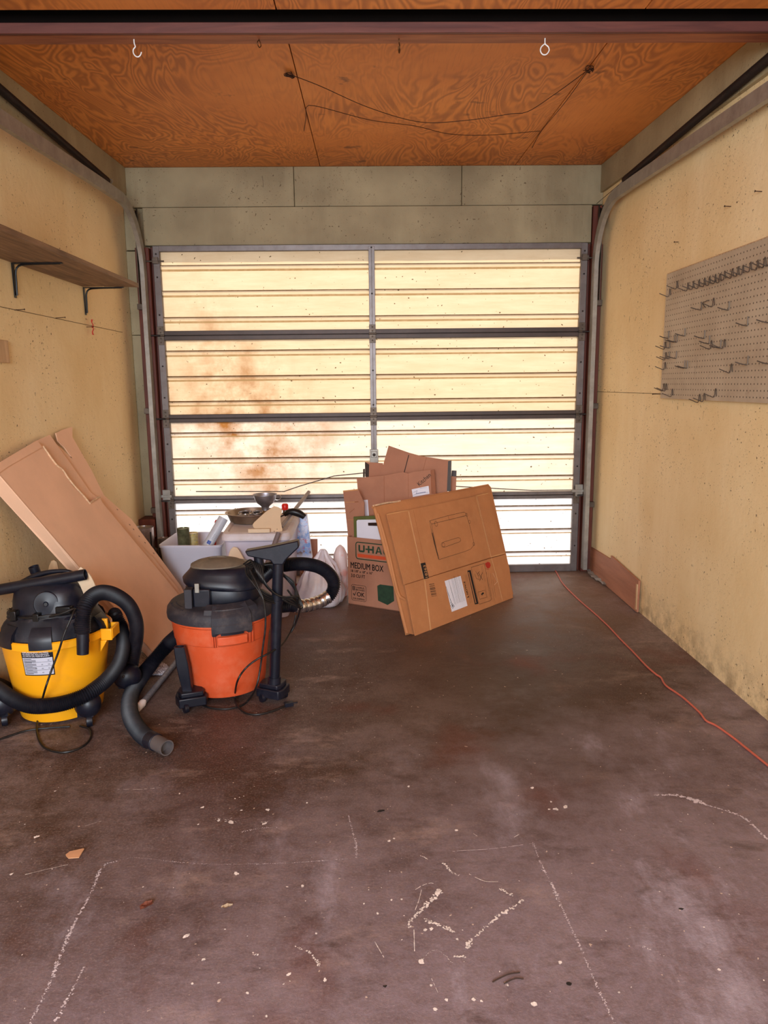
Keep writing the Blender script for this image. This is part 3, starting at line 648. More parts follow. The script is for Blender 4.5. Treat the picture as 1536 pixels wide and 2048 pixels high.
for x, y, r in ((810, 230, .008), (1070, 240, .010), (793, 298, .005), (965, 242, .005), (925, 290, .012), (875, 282, .008), (1058, 295, .009), (945, 495, .010), (745, 745, .010), (815, 838, .006), (875, 932, .004), (990, 972, .005), (1066, 1065, .004), (1134, 937, .003), (1228, 212, .005), (400, 70, .003), (100, 298, .004), (145, 348, .010), (45, 497, .007), (1210, 545, .007), (1148, 548, .004), (1265, 735, .004), (1300, 920, .007), (1510, 655, .005), (940, 195, .004), (958, 190, .003), (975, 185, .003), (990, 745, .002), (495, 610, .002), (1140, 668, .002), (718, 175, .005), (220, 165, .006), (1455, 615, .004), (1475, 560, .003), (900, 718, .003), (770, 935, .005), (1155, 898, .007)): blob(m, W(*Z7(x, y), 'z', 0), r*.75, .7, random.random()*3)
for _ in range(90):      # small pale flecks near the sweepings by the orange vacuum and mid floor
    px = random.gauss(640, 60); py = random.gauss(1360, 45)
    if 590 < px < 760: blob(m, W(px, py, 'z', 0), random.uniform(.0012, .003), .6, random.random()*3, 6)
for _ in range(220): blob(m, Vector((random.uniform(-1.3, 1.3), random.uniform(-3.6, -.6), 0)), random.uniform(.0008, .0024), .7, random.random()*3, 6)
obj('paint_mark', m, M_paint, floor, smooth=0, recalc=False)
m = MB()
blob(m, W(762, 1622, 'z', 0), .012, .45, .3, z=.0008, jag=.2); blob(m, W(1138, 1968, 'z', 0), .006, .9, 0, z=.0008, jag=.1); blob(m, W(770, 1973, 'z', 0), .004, .8, 0, z=.0008); blob(m, W(1362, 1818, 'z', 0), .006, .6, 0, z=.0008)
obj('floor_pit', m, M_pit, floor, smooth=0, recalc=False)
# ================================================================== CARTONS
M_cb = mat('tan_corrugated_board', (234, 190, 158), .85, var=.06, vs=4, dust=(234, 190, 160), da=.3)
M_cb2 = mat('brown_corrugated_board', (172, 118, 92), .85, var=.08, vs=5, dust=(190, 140, 108), da=.3)
M_cb3 = mat('golden_corrugated_board', (184, 122, 76), .8, var=.07, vs=5, dust=(206, 148, 98), da=.3)
M_edge = mat('torn_board_edge', (222, 186, 150), .9, var=.2, vs=60)
M_tape = mat('brown_packing_tape', (140, 76, 42), .25, var=.1)
M_ctape = mat('clear_packing_tape', (206, 150, 100), .12, var=.1)
M_ink = mat('black_print', (30, 22, 20), .8); M_green = mat('green_print', (36, 62, 40), .8, var=.25, vs=30); M_orange = mat('orange_print', (214, 80, 36), .8)
M_redp = mat('red_print', (176, 44, 26), .8); M_paper = mat('white_paper', (228, 226, 236), .7, var=.03); M_pen = mat('blue_pen', (70, 70, 120), .8)
M_gboard = mat('olive_board', (92, 96, 44), .7)
M_btape = mat('black_printed_tape', (46, 30, 26), .35)
class Sheet:
    """a flat piece of board on its own plane; outlines are given as seen in the photograph"""
    def __init__(s, P0, N): s.P = Vector(P0); s.N = Vector(N).normalized(); s.N = s.N if s.N.dot(CAM-s.P) > 0 else -s.N
    def at(s, px, py, off=0.): return WN(px, py, s.P+s.N*off, s.N)
    def poly(s, name, pp, m, parent, off=0., th=.005, **k):
        return obj(name, MB().prism([s.at(x, y, off) for x, y in pp], -s.N*th), m, parent, smooth=0, **k)
    def line(s, mb, pp, w=.0012, off=.0007, closed=False):
        P = [s.at(x, y, off) for x, y in pp]
        if closed: P.append(P[0])
        for a, b in zip(P, P[1:]):
            t = (b-a).normalized(); q = t.cross(s.N)*w; a2 = a-t*w*.5; b2 = b+t*w*.5
            mb.b.faces.new([mb.b.verts.new(v) for v in (a2+q, a2-q, b2-q, b2+q)])
        return mb
    def patch(s, mb, pp, off=.0006): mb.b.faces.new([mb.b.verts.new(s.at(x, y, off)) for x, y in pp]); return mb
# ---- long flattened carton leaning on the left wall
tl, tr = W(-15, 930, 'x', XL+.055), W(145, 858, 'x', XL+.055); bl = W(320, 1322, 'z', .001)
L1 = Sheet(bl, (tr-tl).cross(bl-tl))
Z = lambda x, y: (x/3.84, 840+y/3.84)
lc = thing('flattened_carton', (bl.x, bl.y, 0), 'long flattened tan carton leaning against the left wall behind the two vacuums', 'cardboard')
bot = lambda px: None
def floor_pt(px_guess, off):      # lowest point of the sheet: where it meets the floor
    return px_guess
fp = lambda y, off: L1.P + L1.N*off
def low(t, off=0.):               # point on the floor line of the sheet, t metres along
    d = Vector((-L1.N.y, L1.N.x, 0)).normalized(); d = d if d.y > 0 else -d; p = L1.P + d*t + L1.N*off
    n = L1.N; s_up = Vector((0, 0, 1)) - n*n.z; return p + s_up*((.002-p.z)/s_up.z)
def lpoly(name, zp, lowt, m, off, th=.005):
    P = [L1.at(*Z(*q), off) for q in zp] + [low(t, off) for t in lowt]
    return obj(name, MB().prism(P, -L1.N*th), m, lc, smooth=0)
# back sheet with the torn tab at the top
lpoly('back_sheet', [(60, 330), (380, 140), (470, 215), (560, 300), (500, 215), (445, 160), (430, 100), (480, 75), (556, 52), (556, 130), (700, 380), (800, 580), (1010, 762), (1390, 1275)], (.70, .10), M_cb, -.034)
lpoly('middle_sheet', [(20, 330), (300, 150), (383, 113), (560, 360), (700, 560), (762, 600), (800, 690), (1180, 1060), (1365, 1290)], (.66, .02), M_cb, -.020)
fs = lpoly('front_sheet', [(-60, 358), (285, 155), (325, 210), (400, 310), (470, 380), (560, 510), (640, 590), (690, 640), (762, 585), (790, 640), (1340, 1300)], (.63, 0), M_cb, 0)
# narrow side flap turned back toward the wall
A1, A2 = L1.at(*Z(-62, 350)), low(0, 0)
B1, B2 = L1.at(*Z(-60, 520), -.075), low(-.012, -.03)
obj('side_flap', MB().prism([A1, A2, B2, B1], L1.N.cross(A2-A1).normalized()*.004), M_cb, lc, smooth=0)
mb = MB()
tp = [Z(330, 200), Z(400, 300), Z(440, 350), Z(480, 380), Z(520, 440), Z(575, 510), Z(640, 580), Z(690, 640)]
mb.tube(spline([L1.at(x, y, .003) for x, y in tp], 30), .004, 8)
mb.tube(spline([L1.at(*Z(*q), .002) for q in ((690, 640), (715, 620), (740, 605), (765, 590))], 14), .005, 6)
obj('torn_edge', mb, M_edge, lc)
L1.poly('folded_rim', [Z(-60, 362), Z(285, 156), Z(325, 208), Z(60, 360), Z(-40, 430)], M_cb, lc, .004, .004)
mb = MB()
for q in ((900, 687), (995, 803), (1025, 838), (1068, 892), (1113, 940), (1180, 1022), (545, 285)):
    x, y = Z(*q); mb = MB(); L1.line(mb, [(x-.6, y-.6), (x+1.4, y+1.2)], .0022, -.0325); obj('staple', mb, M_ink, lc, smooth=0, recalc=False)
for _o in bpy.data.objects:
    if _o.parent == lc:
        for _v in _o.data.vertices:
            if _v.co.x+lc.location.x < XL+.004: _v.co.x = XL+.004-lc.location.x
            if _v.co.z < .002: _v.co.z = .002
# ---- moving box with print
ub = Vector((-.165, -.675, 0)); uu = Vector((.868, -.496, 0)).normalized(); uv = Vector((.496, .868, 0)).normalized()
box = thing('moving_box', ub, 'open brown moving box with green print, stuffed with flattened boxes', 'cardboard box')
bw, bd, bh, th = .46, .46, .405, .005
def bp(a, b, z): return ub + uu*a + uv*b + Vector((0, 0, z))
def slab(mb, a0, a1, b0, b1, z0, z1): mb.prism([bp(a0, b0, z0), bp(a1, b0, z0), bp(a1, b1, z0), bp(a0, b1, z0)], (0, 0, z1-z0)); return mb
body = slab(MB(), 0, bw, 0, th, .001, bh); slab(body, 0, bw, bd-th, bd, .001, bh); slab(body, 0, th, th, bd-th, .001, bh); slab(body, bw-th, bw, th, bd-th, .001, bh); slab(body, 0, bw, 0, bd, .001, .006)
bo = obj('carton', body, M_cb2, box, smooth=0)
obj('box_flap', MB().prism([bp(0, bd, bh), bp(bw, bd, bh), bp(bw, bd+.10, bh-.12), bp(0, bd+.10, bh-.12)], (0, 0, .004)), M_cb2, box, smooth=0)
F = lambda a, z: bp(a, -.0008, z)
UZ = Vector((0, 0, 1))
def roundrect(mb, a0, z0, a1, z1, r, w, f=F):
    pts = []
    for cx, cz, s0 in ((a1-r, z1-r, 0), (a0+r, z1-r, 90), (a0+r, z0+r, 180), (a1-r, z0+r, 270)):
        for k in range(6): an = math.radians(s0+90*k/5); pts.append((cx+r*math.cos(an), cz+r*math.sin(an), math.cos(an), math.sin(an)))
    n = len(pts); O = [mb.b.verts.new(f(x, z)) for x, z, _, _ in pts]; I = [mb.b.verts.new(f(x-w*c_, z-w*s__)) for x, z, c_, s__ in pts]
    for i in range(n): mb.b.faces.new((O[i], O[(i+1) % n], I[(i+1) % n], I[i]))
    return mb
g = MB(); roundrect(g, .055, .278, .395, .382, .018, .006); obj('logo_frame', g, M_green, bo, smooth=0, recalc=False)
# lettering of the logo: U - H A U L drawn with bars
g = MB()
def bar(mb, x0, z0, x1, z1, f=F): mb.b.faces.new([mb.b.verts.new(f(x, z)) for x, z in ((x0, z0), (x1, z0), (x1, z1), (x0, z1))])
def pl(mb, pts, f=F): mb.b.faces.new([mb.b.verts.new(f(x, z)) for x, z in pts])
zb, zt_ = .322, .364
x = .075; bar(g, x, zb+.010, x+.011, zt_); bar(g, x+.031, zb+.010, x+.042, zt_); pl(g, [(x, zb+.0105), (x+.004, zb+.002), (x+.010, zb), (x+.032, zb), (x+.038, zb+.002), (x+.042, zb+.0105)])
x = .122; bar(g, x, zb+.016, x+.015, zb+.025)
x = .137; bar(g, x, zb, x+.011, zt_); bar(g, x+.011, zb+.016, x+.029, zb+.026); bar(g, x+.029, zb, x+.040, zt_)
x = .186; pl(g, [(x, zb), (x+.011, zb), (x+.024, zt_), (x+.016, zt_)]); pl(g, [(x+.033, zb), (x+.044, zb), (x+.028, zt_), (x+.020, zt_)]); bar(g, x+.010, zb+.010, x+.034, zb+.017)
x = .238; bar(g, x, zb+.010, x+.011, zt_); bar(g, x+.031, zb+.010, x+.042, zt_); pl(g, [(x, zb+.0105), (x+.004, zb+.002), (x+.010, zb), (x+.032, zb), (x+.038, zb+.002), (x+.042, zb+.0105)])
x = .288; bar(g, x, zb, x+.011, zt_); bar(g, x+.011, zb, x+.034, zb+.010)
obj('logo_letters', g, M_green, bo, smooth=0, recalc=False)
g = MB(); bar(g, .068, .292, .382, .311); obj('logo_bar', g, M_orange, bo, smooth=0, recalc=False)
text('box_lettering', 'MEDIUM BOX', F(.020, .222), uu, UZ, .037, M_ink, bo, width=.218, bold=True)
text('box_lettering', '18 1/8" x 18" x 16"', F(.022, .198), uu, UZ, .015, M_ink, bo, width=.145, bold=True)
text('box_lettering', '3.0 CU FT', F(.022, .168), uu, UZ, .020, M_ink, bo, width=.095, bold=True)
g = MB(); roundrect(g, .022, .028, .122, .124, .012, .0022); 
for zz in (.094, .104, .114): bar(g, .030, zz-.004, .046, zz); 
bar(g, .030, .092, .034, .114); bar(g, .041, .090, .045, .112)
obj('ok_emblem', g, M_ink, bo, smooth=0, recalc=False)
text('box_lettering', 'U-HAUL', F(.052, .104), uu, UZ, .010, M_ink, bo, width=.060, bold=True)
text('box_lettering', 'BOXES', F(.052, .090), uu, UZ, .010, M_ink, bo, width=.060, bold=True)
text('box_lettering', 'OK', F(.060, .056), uu, UZ, .027, M_ink, bo, width=.052, bold=True)
text('box_lettering', 'FOR SHIPPING', F(.032, .036), uu, UZ, .010, M_ink, bo, width=.080, bold=True)
g = MB(); pl(g, [(.032, .068), (.038, .072), (.042, .063), (.055, .086), (.057, .085), (.043, .055)]); obj('check_mark', g, M_ink, bo, smooth=0, recalc=False)
g = MB(); pl(g, [(.196, .135), (.215, .146), (.30, .146), (.305, .06), (.262, .030), (.20, .048)]); obj('box_picture', g, M_green, bo, smooth=0, recalc=False)
# ---- things standing in the box
Z = lambda x, y: (660+x/3.84, 860+y/3.84)
Nf = Vector((-.30, -.95, .10))
def sheet_in_box(depth, n=Nf): return Sheet(bp(.1, depth, .4), n if depth > .1 else -uv)
def outl(pp): return [Z(*q) for q in pp]
s1 = sheet_in_box(.20); 
def stuff(name, sheet, pp, m, label, th=.006, cat='cardboard'):
    return obj(name, MB().prism([sheet.at(*Z(*q)) for q in pp], -sheet.N*th), m, label=label, cat=cat, smooth=0)
A = stuff('flattened_box', sheet_in_box(.22), [(450, 120), (608, 175), (700, 200), (925, 235), (900, 480), (800, 720), (785, 1150), (395, 1150), (372, 700), (385, 350)], M_cb2, 'tallest brown flattened box sticking up out of the moving box')
sh = sheet_in_box(.22)
obj('crease', sh.line(MB(), outl([(605, 192), (570, 325)]), .0022, .0012), M_ink, A, smooth=0, recalc=False)
obj('crease', sh.line(MB(), outl([(740, 210), (715, 310)]), .0008, .0012), M_tape, A, smooth=0, recalc=False)
st = sheet_in_box(.218)
bt = obj('black_tape', MB().prism([st.at(*Z(*q)) for q in ((907, 240), (931, 233), (926, 470), (898, 470))], -st.N*.012), M_btape, A, smooth=0)
A2_ = stuff('flattened_box', sheet_in_box(.29), [(935, 310), (971, 312), (965, 470), (850, 760), (835, 1150), (770, 1150), (780, 700), (925, 450)], M_cb2, 'narrow brown board with a dark top at the right of the tallest flattened box')
s36 = sheet_in_box(.29); obj('black_tape', s36.patch(MB(), outl([(935, 310), (971, 312), (970, 358), (932, 355)]), .0012), M_btape, A2_, smooth=0, recalc=False)
A3 = stuff('flattened_box', sheet_in_box(.25), [(270, 245), (405, 255), (430, 700), (430, 1150), (300, 1150), (290, 700)], M_cb2, 'brown board behind the left of the kitchen flattened box with dark tape edge')
s34 = sheet_in_box(.25); obj('black_tape', s34.patch(MB(), outl([(268, 245), (301, 265), (298, 360), (270, 360)]), .0012), M_btape, A3, smooth=0, recalc=False)
obj('black_tape', s34.patch(MB(), outl([(254, 300), (268, 298), (268, 362), (253, 362)]), .0012), M_btape, A3, smooth=0, recalc=False)
A4 = stuff('flattened_box', sheet_in_box(.040), [(100, 466), (215, 455), (262, 560), (262, 1200), (158, 1200), (140, 830), (120, 640)], M_cb2, 'brown taped board standing at the far left inside the moving box')
s22 = sheet_in_box(.040)
mb = MB(); s22.line(mb, outl([(115, 555), (218, 552)]), .0016, .001); s22.line(mb, outl([(135, 690), (190, 688)]), .0010, .001); s22.line(mb, outl([(103, 470), (212, 458)]), .0035, .001)
obj('clear_tape', mb, M_ctape, A4, smooth=0, recalc=False)
mb = MB(); s22.line(mb, outl([(190, 553), (218, 551)]), .0016, .0014); s22.line(mb, outl([(150, 635), (188, 604)]), .0008, .0014); obj('crease', mb, M_tape, A4, smooth=0, recalc=False)
s5 = sheet_in_box(.14)
A5 = stuff('flattened_box', s5, [(205, 370), (415, 350), (560, 322), (600, 335), (640, 320), (800, 303), (812, 480), (770, 860), (765, 1150), (275, 1150), (245, 820)], M_cb2, 'flattened box with kitchen written in pen, in front of the tallest one')
mb = MB(); s5.patch(mb, outl([(772, 308), (800, 303), (814, 490), (778, 490)]), .0008); obj('brown_tape', mb, M_tape, A5, smooth=0, recalc=False)
mb = MB(); s5.patch(mb, outl([(627, 456), (757, 429), (764, 490), (637, 514)]), .0012); lb = obj('white_label', mb, M_paper, A5, smooth=0, recalc=False)
mb = MB(); s5.line(mb, outl([(640, 480), (670, 465), (660, 492)]), .0006, .0018); s5.line(mb, outl([(640, 500), (700, 485), (756, 478)]), .0006, .0018)
s5.line(mb, outl([(690, 448), (745, 442)]), .0005, .0018); s5.line(mb, outl([(660, 488), (735, 476)]), .0012, .0018); obj('label_writing', mb, M_pen, lb, smooth=0, recalc=False)
mb = MB(); s5.line(mb, outl([(258, 537), (275, 655)]), .0008, .0022); s5.patch(mb, outl([(257, 538), (290, 536), (300, 660), (268, 660)]), .0012); obj('paper_strip', mb, M_paper, A5, smooth=0, recalc=False)
mb = MB(); s5.line(mb, outl([(206, 420), (260, 720)]), .0006, .0008) if 0 else None
s5.line(mb, outl([(415, 352), (416, 560)]), .0008, .0008); s5.line(mb, outl([(600, 340), (602, 520)]), .0006, .0008); obj('crease', mb, M_tape, A5, smooth=0, recalc=False)
a0, a1 = s5.at(*Z(688, 432), .0012), s5.at(*Z(778, 352), .0012); ux_ = (a1-a0).normalized()
text('handwriting', 'Kitchen', a0, ux_, s5.N.cross(ux_), .026, M_ink, A5, width=(a1-a0).length)
s6 = sheet_in_box(.014)
A6 = obj('framed_board', MB().prism([s6.at(*Z(*q)) for q in ((180, 667), (400, 655), (400, 1150), (196, 1150))], -s6.N*.012), M_gboard, label='olive-edged white board standing in the front left of the moving box', cat='board', smooth=0)
mb = MB(); s6.patch(mb, outl([(204, 700), (212, 690), (400, 686), (400, 890), (208, 890)]), .0012); wb = obj('white_face', mb, M_paper, A6, smooth=0, recalc=False)
mb = MB(); s6.patch(mb, outl([(292, 712), (400, 710), (400, 738), (293, 735)]), .002); obj('dark_print', mb, M_btape, wb, smooth=0, recalc=False)
# ---- big flattened carton leaning on the moving box
a = W(830.6, 1271.5, 'z', .001); b_ = W(1026, 1196, 'z', .001); u_ = (b_-a).normalized()
L2 = Sheet(a, (u_.y, -u_.x, .36))
def l2(off): return L2
big = thing('flattened_carton', (a.x, a.y, 0), 'large flattened golden carton with a line drawing, leaning on the moving box', 'cardboard')
def bpoly(name, pp, m, off, th=.006, par=None): return obj(name, MB().prism([L2.at(*Z(*q), off) for q in pp], -L2.N*th), m, par or big, smooth=0)
def up(P, off):      # keep the lower edge on the floor
    return P
def clampz(o):
    for v in o.data.vertices:
        wz = v.co.z + (o.parent.location.z if o.parent else o.location.z)
        if wz < .001: v.co.z += .001-wz
    return o
bs = clampz(bpoly('back_sheet', [(332, 580), (1215, 415), (1236, 440), (1365, 1010), (1352, 1022), (1408, 1262), (1300, 1320), (640, 1560), (585, 1575), (420, 900)], M_cb3, -.030))
ms = clampz(bpoly('middle_sheet', [(345, 590), (560, 545), (1222, 430), (1355, 1015), (1400, 1275), (900, 1460), (640, 1572), (600, 1560), (470, 1060)], M_cb3, -.018, .008))
fs1 = clampz(bpoly('front_panel', [(437, 645), (600, 616), (1120, 507), (1215, 484), (1245, 600), (1348, 950), (1235, 978), (720, 1140), (572, 1187), (500, 900)], M_cb3, 0.0))
fs2 = clampz(bpoly('lower_panel', [(578, 1190), (720, 1146), (1238, 985), (1350, 955), (1378, 1060), (1406, 1288), (1320, 1322), (780, 1535), (655, 1582)], M_cb3, 0.0))
# folded edge seen at the left, standing proud of the stack
obj('rolled_edge', MB().tube(spline([L2.at(*Z(x, y), -.026) for x, y in ((330, 590), (345, 610), (420, 900), (500, 1200), (590, 1560))], 40), .010, 10), M_cb3, big)
obj('rolled_edge', MB().tube(spline([L2.at(*Z(x, y), -.016) for x, y in ((365, 640), (440, 900), (520, 1240), (570, 1300))], 40), .008, 10), M_cb3, big)
obj('torn_edge', MB().tube(spline([L2.at(*Z(x, y), -.022) for x, y in ((332, 582), (430, 560), (500, 552), (540, 545))], 20), .0045, 6), M_edge, big)
# tape and creases
mb = MB()
for pp, w_ in ((((600, 618), (640, 800), (700, 1060), (725, 1150)), .0045), (((725, 1150), (745, 1300), (775, 1540)), .0050), (((1120, 508), (1165, 690), (1235, 975)), .0030), (((1240, 985), (1290, 1160), (1325, 1310)), .0035), (((1235, 975), (1345, 945)), .0030), (((440, 648), (600, 618)), .0025), (((1120, 508), (1213, 486)), .003)):
    mb = MB(); L2.line(mb, outl(pp), w_, .0012); obj('clear_tape', mb, M_ctape, big, smooth=0, recalc=False)
mb = MB(); L2.line(mb, outl([(605, 625), (700, 1055), (722, 1146)]), .0007, .0018); L2.line(mb, outl([(730, 1160), (770, 1530)]), .0007, .0018); L2.line(mb, outl([(1128, 512), (1240, 980), (1322, 1300)]), .0006, .0018)
L2.line(mb, outl([(1250, 1100), (1285, 1165), (1262, 1190)]), .001, .0018); obj('tape_glint', mb, M_edge, big, smooth=0, recalc=False)
mb = MB(); L2.line(mb, outl([(578, 1188), (720, 1143), (1237, 981), (1348, 951)]), .0010, .0010); L2.line(mb, outl([(640, 615), (735, 1050)]), .0006, .001); obj('crease', mb, M_tape, big, smooth=0, recalc=False)
# line drawing of the appliance
mb = MB(); wl = .0008
for pp in ([(765, 698), (905, 658), (1030, 630), (1045, 640), (1050, 655), (915, 690), (905, 655)], [(765, 698), (772, 740), (800, 870), (835, 995)], [(780, 722), (1035, 660)], [(780, 722), (768, 700)], [(780, 722), (800, 840), (838, 995)], [(1050, 660), (1075, 740), (1105, 865), (1105, 885), (1080, 915), (1030, 935), (838, 995)], [(835, 990), (790, 780)]): L2.line(mb, outl(pp), wl, .0014)
L2.line(mb, outl([(785, 790), (810, 900), (828, 965)]), .0022, .0014)
for (cx, cy, rx, ry, an) in ((815, 720, 11, 20, -.2), (1050, 652, 7, 12, -.2), (1072, 705, 7, 12, -.2), (1104, 875, 7, 12, -.2), (872, 882, 11, 16, -.1)):
    L2.line(mb, outl([(cx+rx*math.cos(t_)*math.cos(an)-ry*math.sin(t_)*math.sin(an), cy+rx*math.cos(t_)*math.sin(an)+ry*math.sin(t_)*math.cos(an)) for t_ in [2*PI*k/14 for k in range(14)]]), wl, .0014, True)
L2.line(mb, outl([(868, 862), (985, 826), (1000, 832), (1005, 845), (998, 858), (880, 900), (862, 898), (853, 882), (858, 868)]), wl, .0014, True)
obj('line_drawing', mb, M_ink, fs1, smooth=0, recalc=False)
# number plate, bar code, notice
mb = MB(); L2.patch(mb, outl([(695, 1025), (732, 1017), (760, 1137), (722, 1145)]), .0022); np_ = obj('number_block', mb, M_ink, fs1, smooth=0, recalc=False)
a0, a1 = L2.at(*Z(752, 1132), .003), L2.at(*Z(734, 1038), .003); ux_ = (a1-a0).normalized()
text('number', '18263', a0, ux_, L2.N.cross(ux_), .020, M_ctape, np_, width=(a1-a0).length)
mb = MB(); t0 = 0
for k in range(17):
    if k in (1, 4, 8, 11, 15): continue
    y = 1184+k*5.7; L2.line(mb, outl([(762+k*1.1, y+3), (800+k*1.2, y-4)]), random.choice((.0008, .0013)), .0014)
obj('bar_code', mb, M_ink, fs2, smooth=0, recalc=False)
mb = MB(); L2.patch(mb, outl([(880, 1160), (1003, 1120), (1056, 1350), (935, 1397)]), .0014); ll = obj('white_label', mb, M_paper, fs2, smooth=0, recalc=False)
mb = MB()
for k in range(11):
    x0, y0 = 946+k*9.5, 1372-k*3.4; x1, y1 = x0-55+k*.6, y0-230+(60 if k in (0, 3) else (110 if k in (1,) else 8*(k % 3)))
    L2.line(mb, outl([(x0+((x1-x0)*.12), y0+(y1-y0)*.12), (x1, y1)]), .0011 if k in (0, 6) else .0006, .002)
L2.line(mb, outl([(926, 1350), (940, 1333), (956, 1352), (943, 1371)]), .0009, .002, True); L2.patch(mb, outl([(938, 1345), (944, 1343), (946, 1358), (940, 1360)]), .002)
L2.line(mb, outl([(922, 1330), (930, 1324)]), .0008, .002); obj('label_print', mb, M_ink, ll, smooth=0, recalc=False)
def vt(txt, p_, q_, h, m, par, bold=False):
    a0, a1 = L2.at(*Z(*p_), .0016), L2.at(*Z(*q_), .0016); ux_ = (a1-a0).normalized(); return text('lettering', txt, a0, ux_, L2.N.cross(ux_), h, m, par, width=(a1-a0).length, bold=bold)
vt('NOTICE', (1062, 1262), (1036, 1160), .015, M_ink, fs2, True)
mb = MB(); L2.patch(mb, outl([(1050, 1290), (1067, 1284), (1066, 1272)]), .0014)
for (a_, b2) in (((1078, 1330), (1040, 1110)), ((1090, 1325), (1047, 1100)), ((1188, 1165), (1160, 1045)), ((1196, 1160), (1168, 1040)), ((1210, 1290), (1190, 1195)), ((1226, 1280), (1200, 1090)), ((1240, 1275), (1212, 1085)), ((1262, 1310), (1230, 1100)), ((1275, 1290), (1250, 1150))): L2.line(mb, outl([a_, b2]), .0005, .0014)
L2.patch(mb, outl([(1055, 1080), (1080, 1075), (1140, 1335), (1113, 1340)]), .0014)
L2.line(mb, outl([(1085, 1055), (1185, 1025), (1240, 1300), (1228, 1312), (1150, 1338), (1140, 1325)]), .0009, .0014, True)
L2.line(mb, outl([(1135, 1245), (1190, 1230), (1203, 1285), (1150, 1300)]), .0008, .0014, True)
L2.patch(mb, outl([(1160, 1262), (1168, 1250), (1180, 1247), (1183, 1258), (1172, 1262), (1170, 1272)]), .0016)
L2.line(mb, outl([(1110, 1105), (1125, 1140), (1148, 1150), (1130, 1100), (1118, 1085)]), .0008, .0014); L2.line(mb, outl([(1140, 1095), (1172, 1150)]), .0014, .0014); L2.line(mb, outl([(1170, 1095), (1150, 1160)]), .0014, .0014); L2.line(mb, outl([(1150, 1085), (1130, 1105), (1150, 1125)]), .0008, .0014)
obj('notice_print', mb, M_ink, fs2, smooth=0, recalc=False)
mb = MB(); L2.patch(mb, outl([(1062, 1092), (1068, 1090), (1124, 1328), (1118, 1330)]), .0020); obj('notice_print', mb, M_cb3, fs2, smooth=0, recalc=False)
mb = MB(); L2.patch(mb, outl([(1190, 1025), (1212, 1012), (1228, 1018), (1235, 1040), (1226, 1060), (1208, 1062), (1198, 1048)]), .0016); L2.line(mb, outl([(1196, 1066), (1218, 1072), (1215, 1055)]), .0010, .0016)
obj('red_emblem', mb, M_redp, fs2, smooth=0, recalc=False)
# ================================================================== VACUUMS
M_yel = mat('yellow_plastic', (250, 172, 22), .36, var=.04, dust=(214, 150, 60), da=.25)
M_ora = mat('orange_plastic', (206, 82, 42), .45, var=.05, dust=(214, 128, 96), da=.4)
M_lid = mat('dusty_grey_black_lid', (40, 38, 46), .62, 0, .12, 6, (120, 106, 100), .38)
M_cap = mat('dusty_top_cap', (104, 92, 78), .7, 0, .15, 9, (142, 126, 104), .5)
M_beige = mat('beige_plastic', (216, 190, 158), .5, var=.05)
M_foil = mat('silver_foil_tape', (214, 212, 216), .16, .95, .1, 20, bump=1.0, bs=90)
M_inkb = mat('label_ink', (34, 30, 34), .7)
def ang(c, r, th, z): return Vector((c[0]+r*math.sin(th), c[1]-r*math.cos(th), z))       # th = 0 faces the entrance, + to the right
def curved(mb, c, rf, t0, t1, z0, z1, off, n=14, th=.004):
    """patch of a wall of revolution, with thickness"""
    fr = [[ang(c, rf(z)+off, t0+(t1-t0)*i/n, z) for z in (z0, (z0+z1)/2, z1)] for i in range(n+1)]
    bk = [[ang(c, rf(z)+off-th, t0+(t1-t0)*i/n, z) for z in (z1, (z0+z1)/2, z0)] for i in range(n+1)]
    return mb.rings([a+b for a, b in zip(fr, bk)])
def Y(px, py, y): return W(px, py, 'y', y)
def superlathe(mb, c, prof, e=2.6, seg=40, rot=0.):
    """rounded-box sections: prof = (half width, half depth, z)"""
    rs = []
    for a, b, z in prof:
        ring = []
        for i in range(seg):
            t = 2*PI*i/seg; x = a*abs(math.cos(t))**(2/e)*(1 if math.cos(t) >= 0 else -1); y = b*abs(math.sin(t))**(2/e)*(1 if math.sin(t) >= 0 else -1)
            ring.append(Vector((c[0]+x*math.cos(rot)-y*math.sin(rot), c[1]+x*math.sin(rot)+y*math.cos(rot), z)))
        rs.append(ring)
    return mb.rings(rs)
# ---------------------------------------------------------------- yellow vacuum
c1 = (-1.277, -2.03)
yv = thing('shop_vacuum', (c1[0], c1[1], 0), 'yellow tub shop vacuum with a dark blue-black motor head, at the left wall', 'vacuum cleaner')
rf = lambda z: .154 + (.200-.154)*((z-.02)/.30)**.85 if z > .02 else .154
tub = MB().lathe([(.140, .006), (.153, .011)]+[(rf(z), z) for z in (.05, .1, .15, .2, .25, .29)]+[(.201, .300), (.209, .302), (.210, .326), (.204, .330), (.196, .328), (.194, .30)], (*c1, 0), seg=64)
ytub = obj('tub', tub, M_yel, yv)
mb = MB()      # carry handle at the right of the rim
h0 = ang(c1, .205, math.radians(82), .30); ro = Matrix.Rotation(math.radians(-6), 3, 'Z')
mb.box(h0+Vector((-.004, -.040, -.008)), h0+Vector((.040, -.030, .036))).box(h0+Vector((-.004, .040, -.008)), h0+Vector((.040, .050, .036))).box(h0+Vector((.030, -.034, -.004)), h0+Vector((.042, .044, .036)))
mb.prism([h0+Vector((-.010, -.040, -.055)), h0+Vector((.020, -.040, -.008)), h0+Vector((-.006, -.040, -.008))], (0, .008, 0)).box(h0+Vector((-.012, -.004, .020)), h0+Vector((.012, .010, .064)))
obj('carry_handle', mb, M_yel, yv, bev=.003)
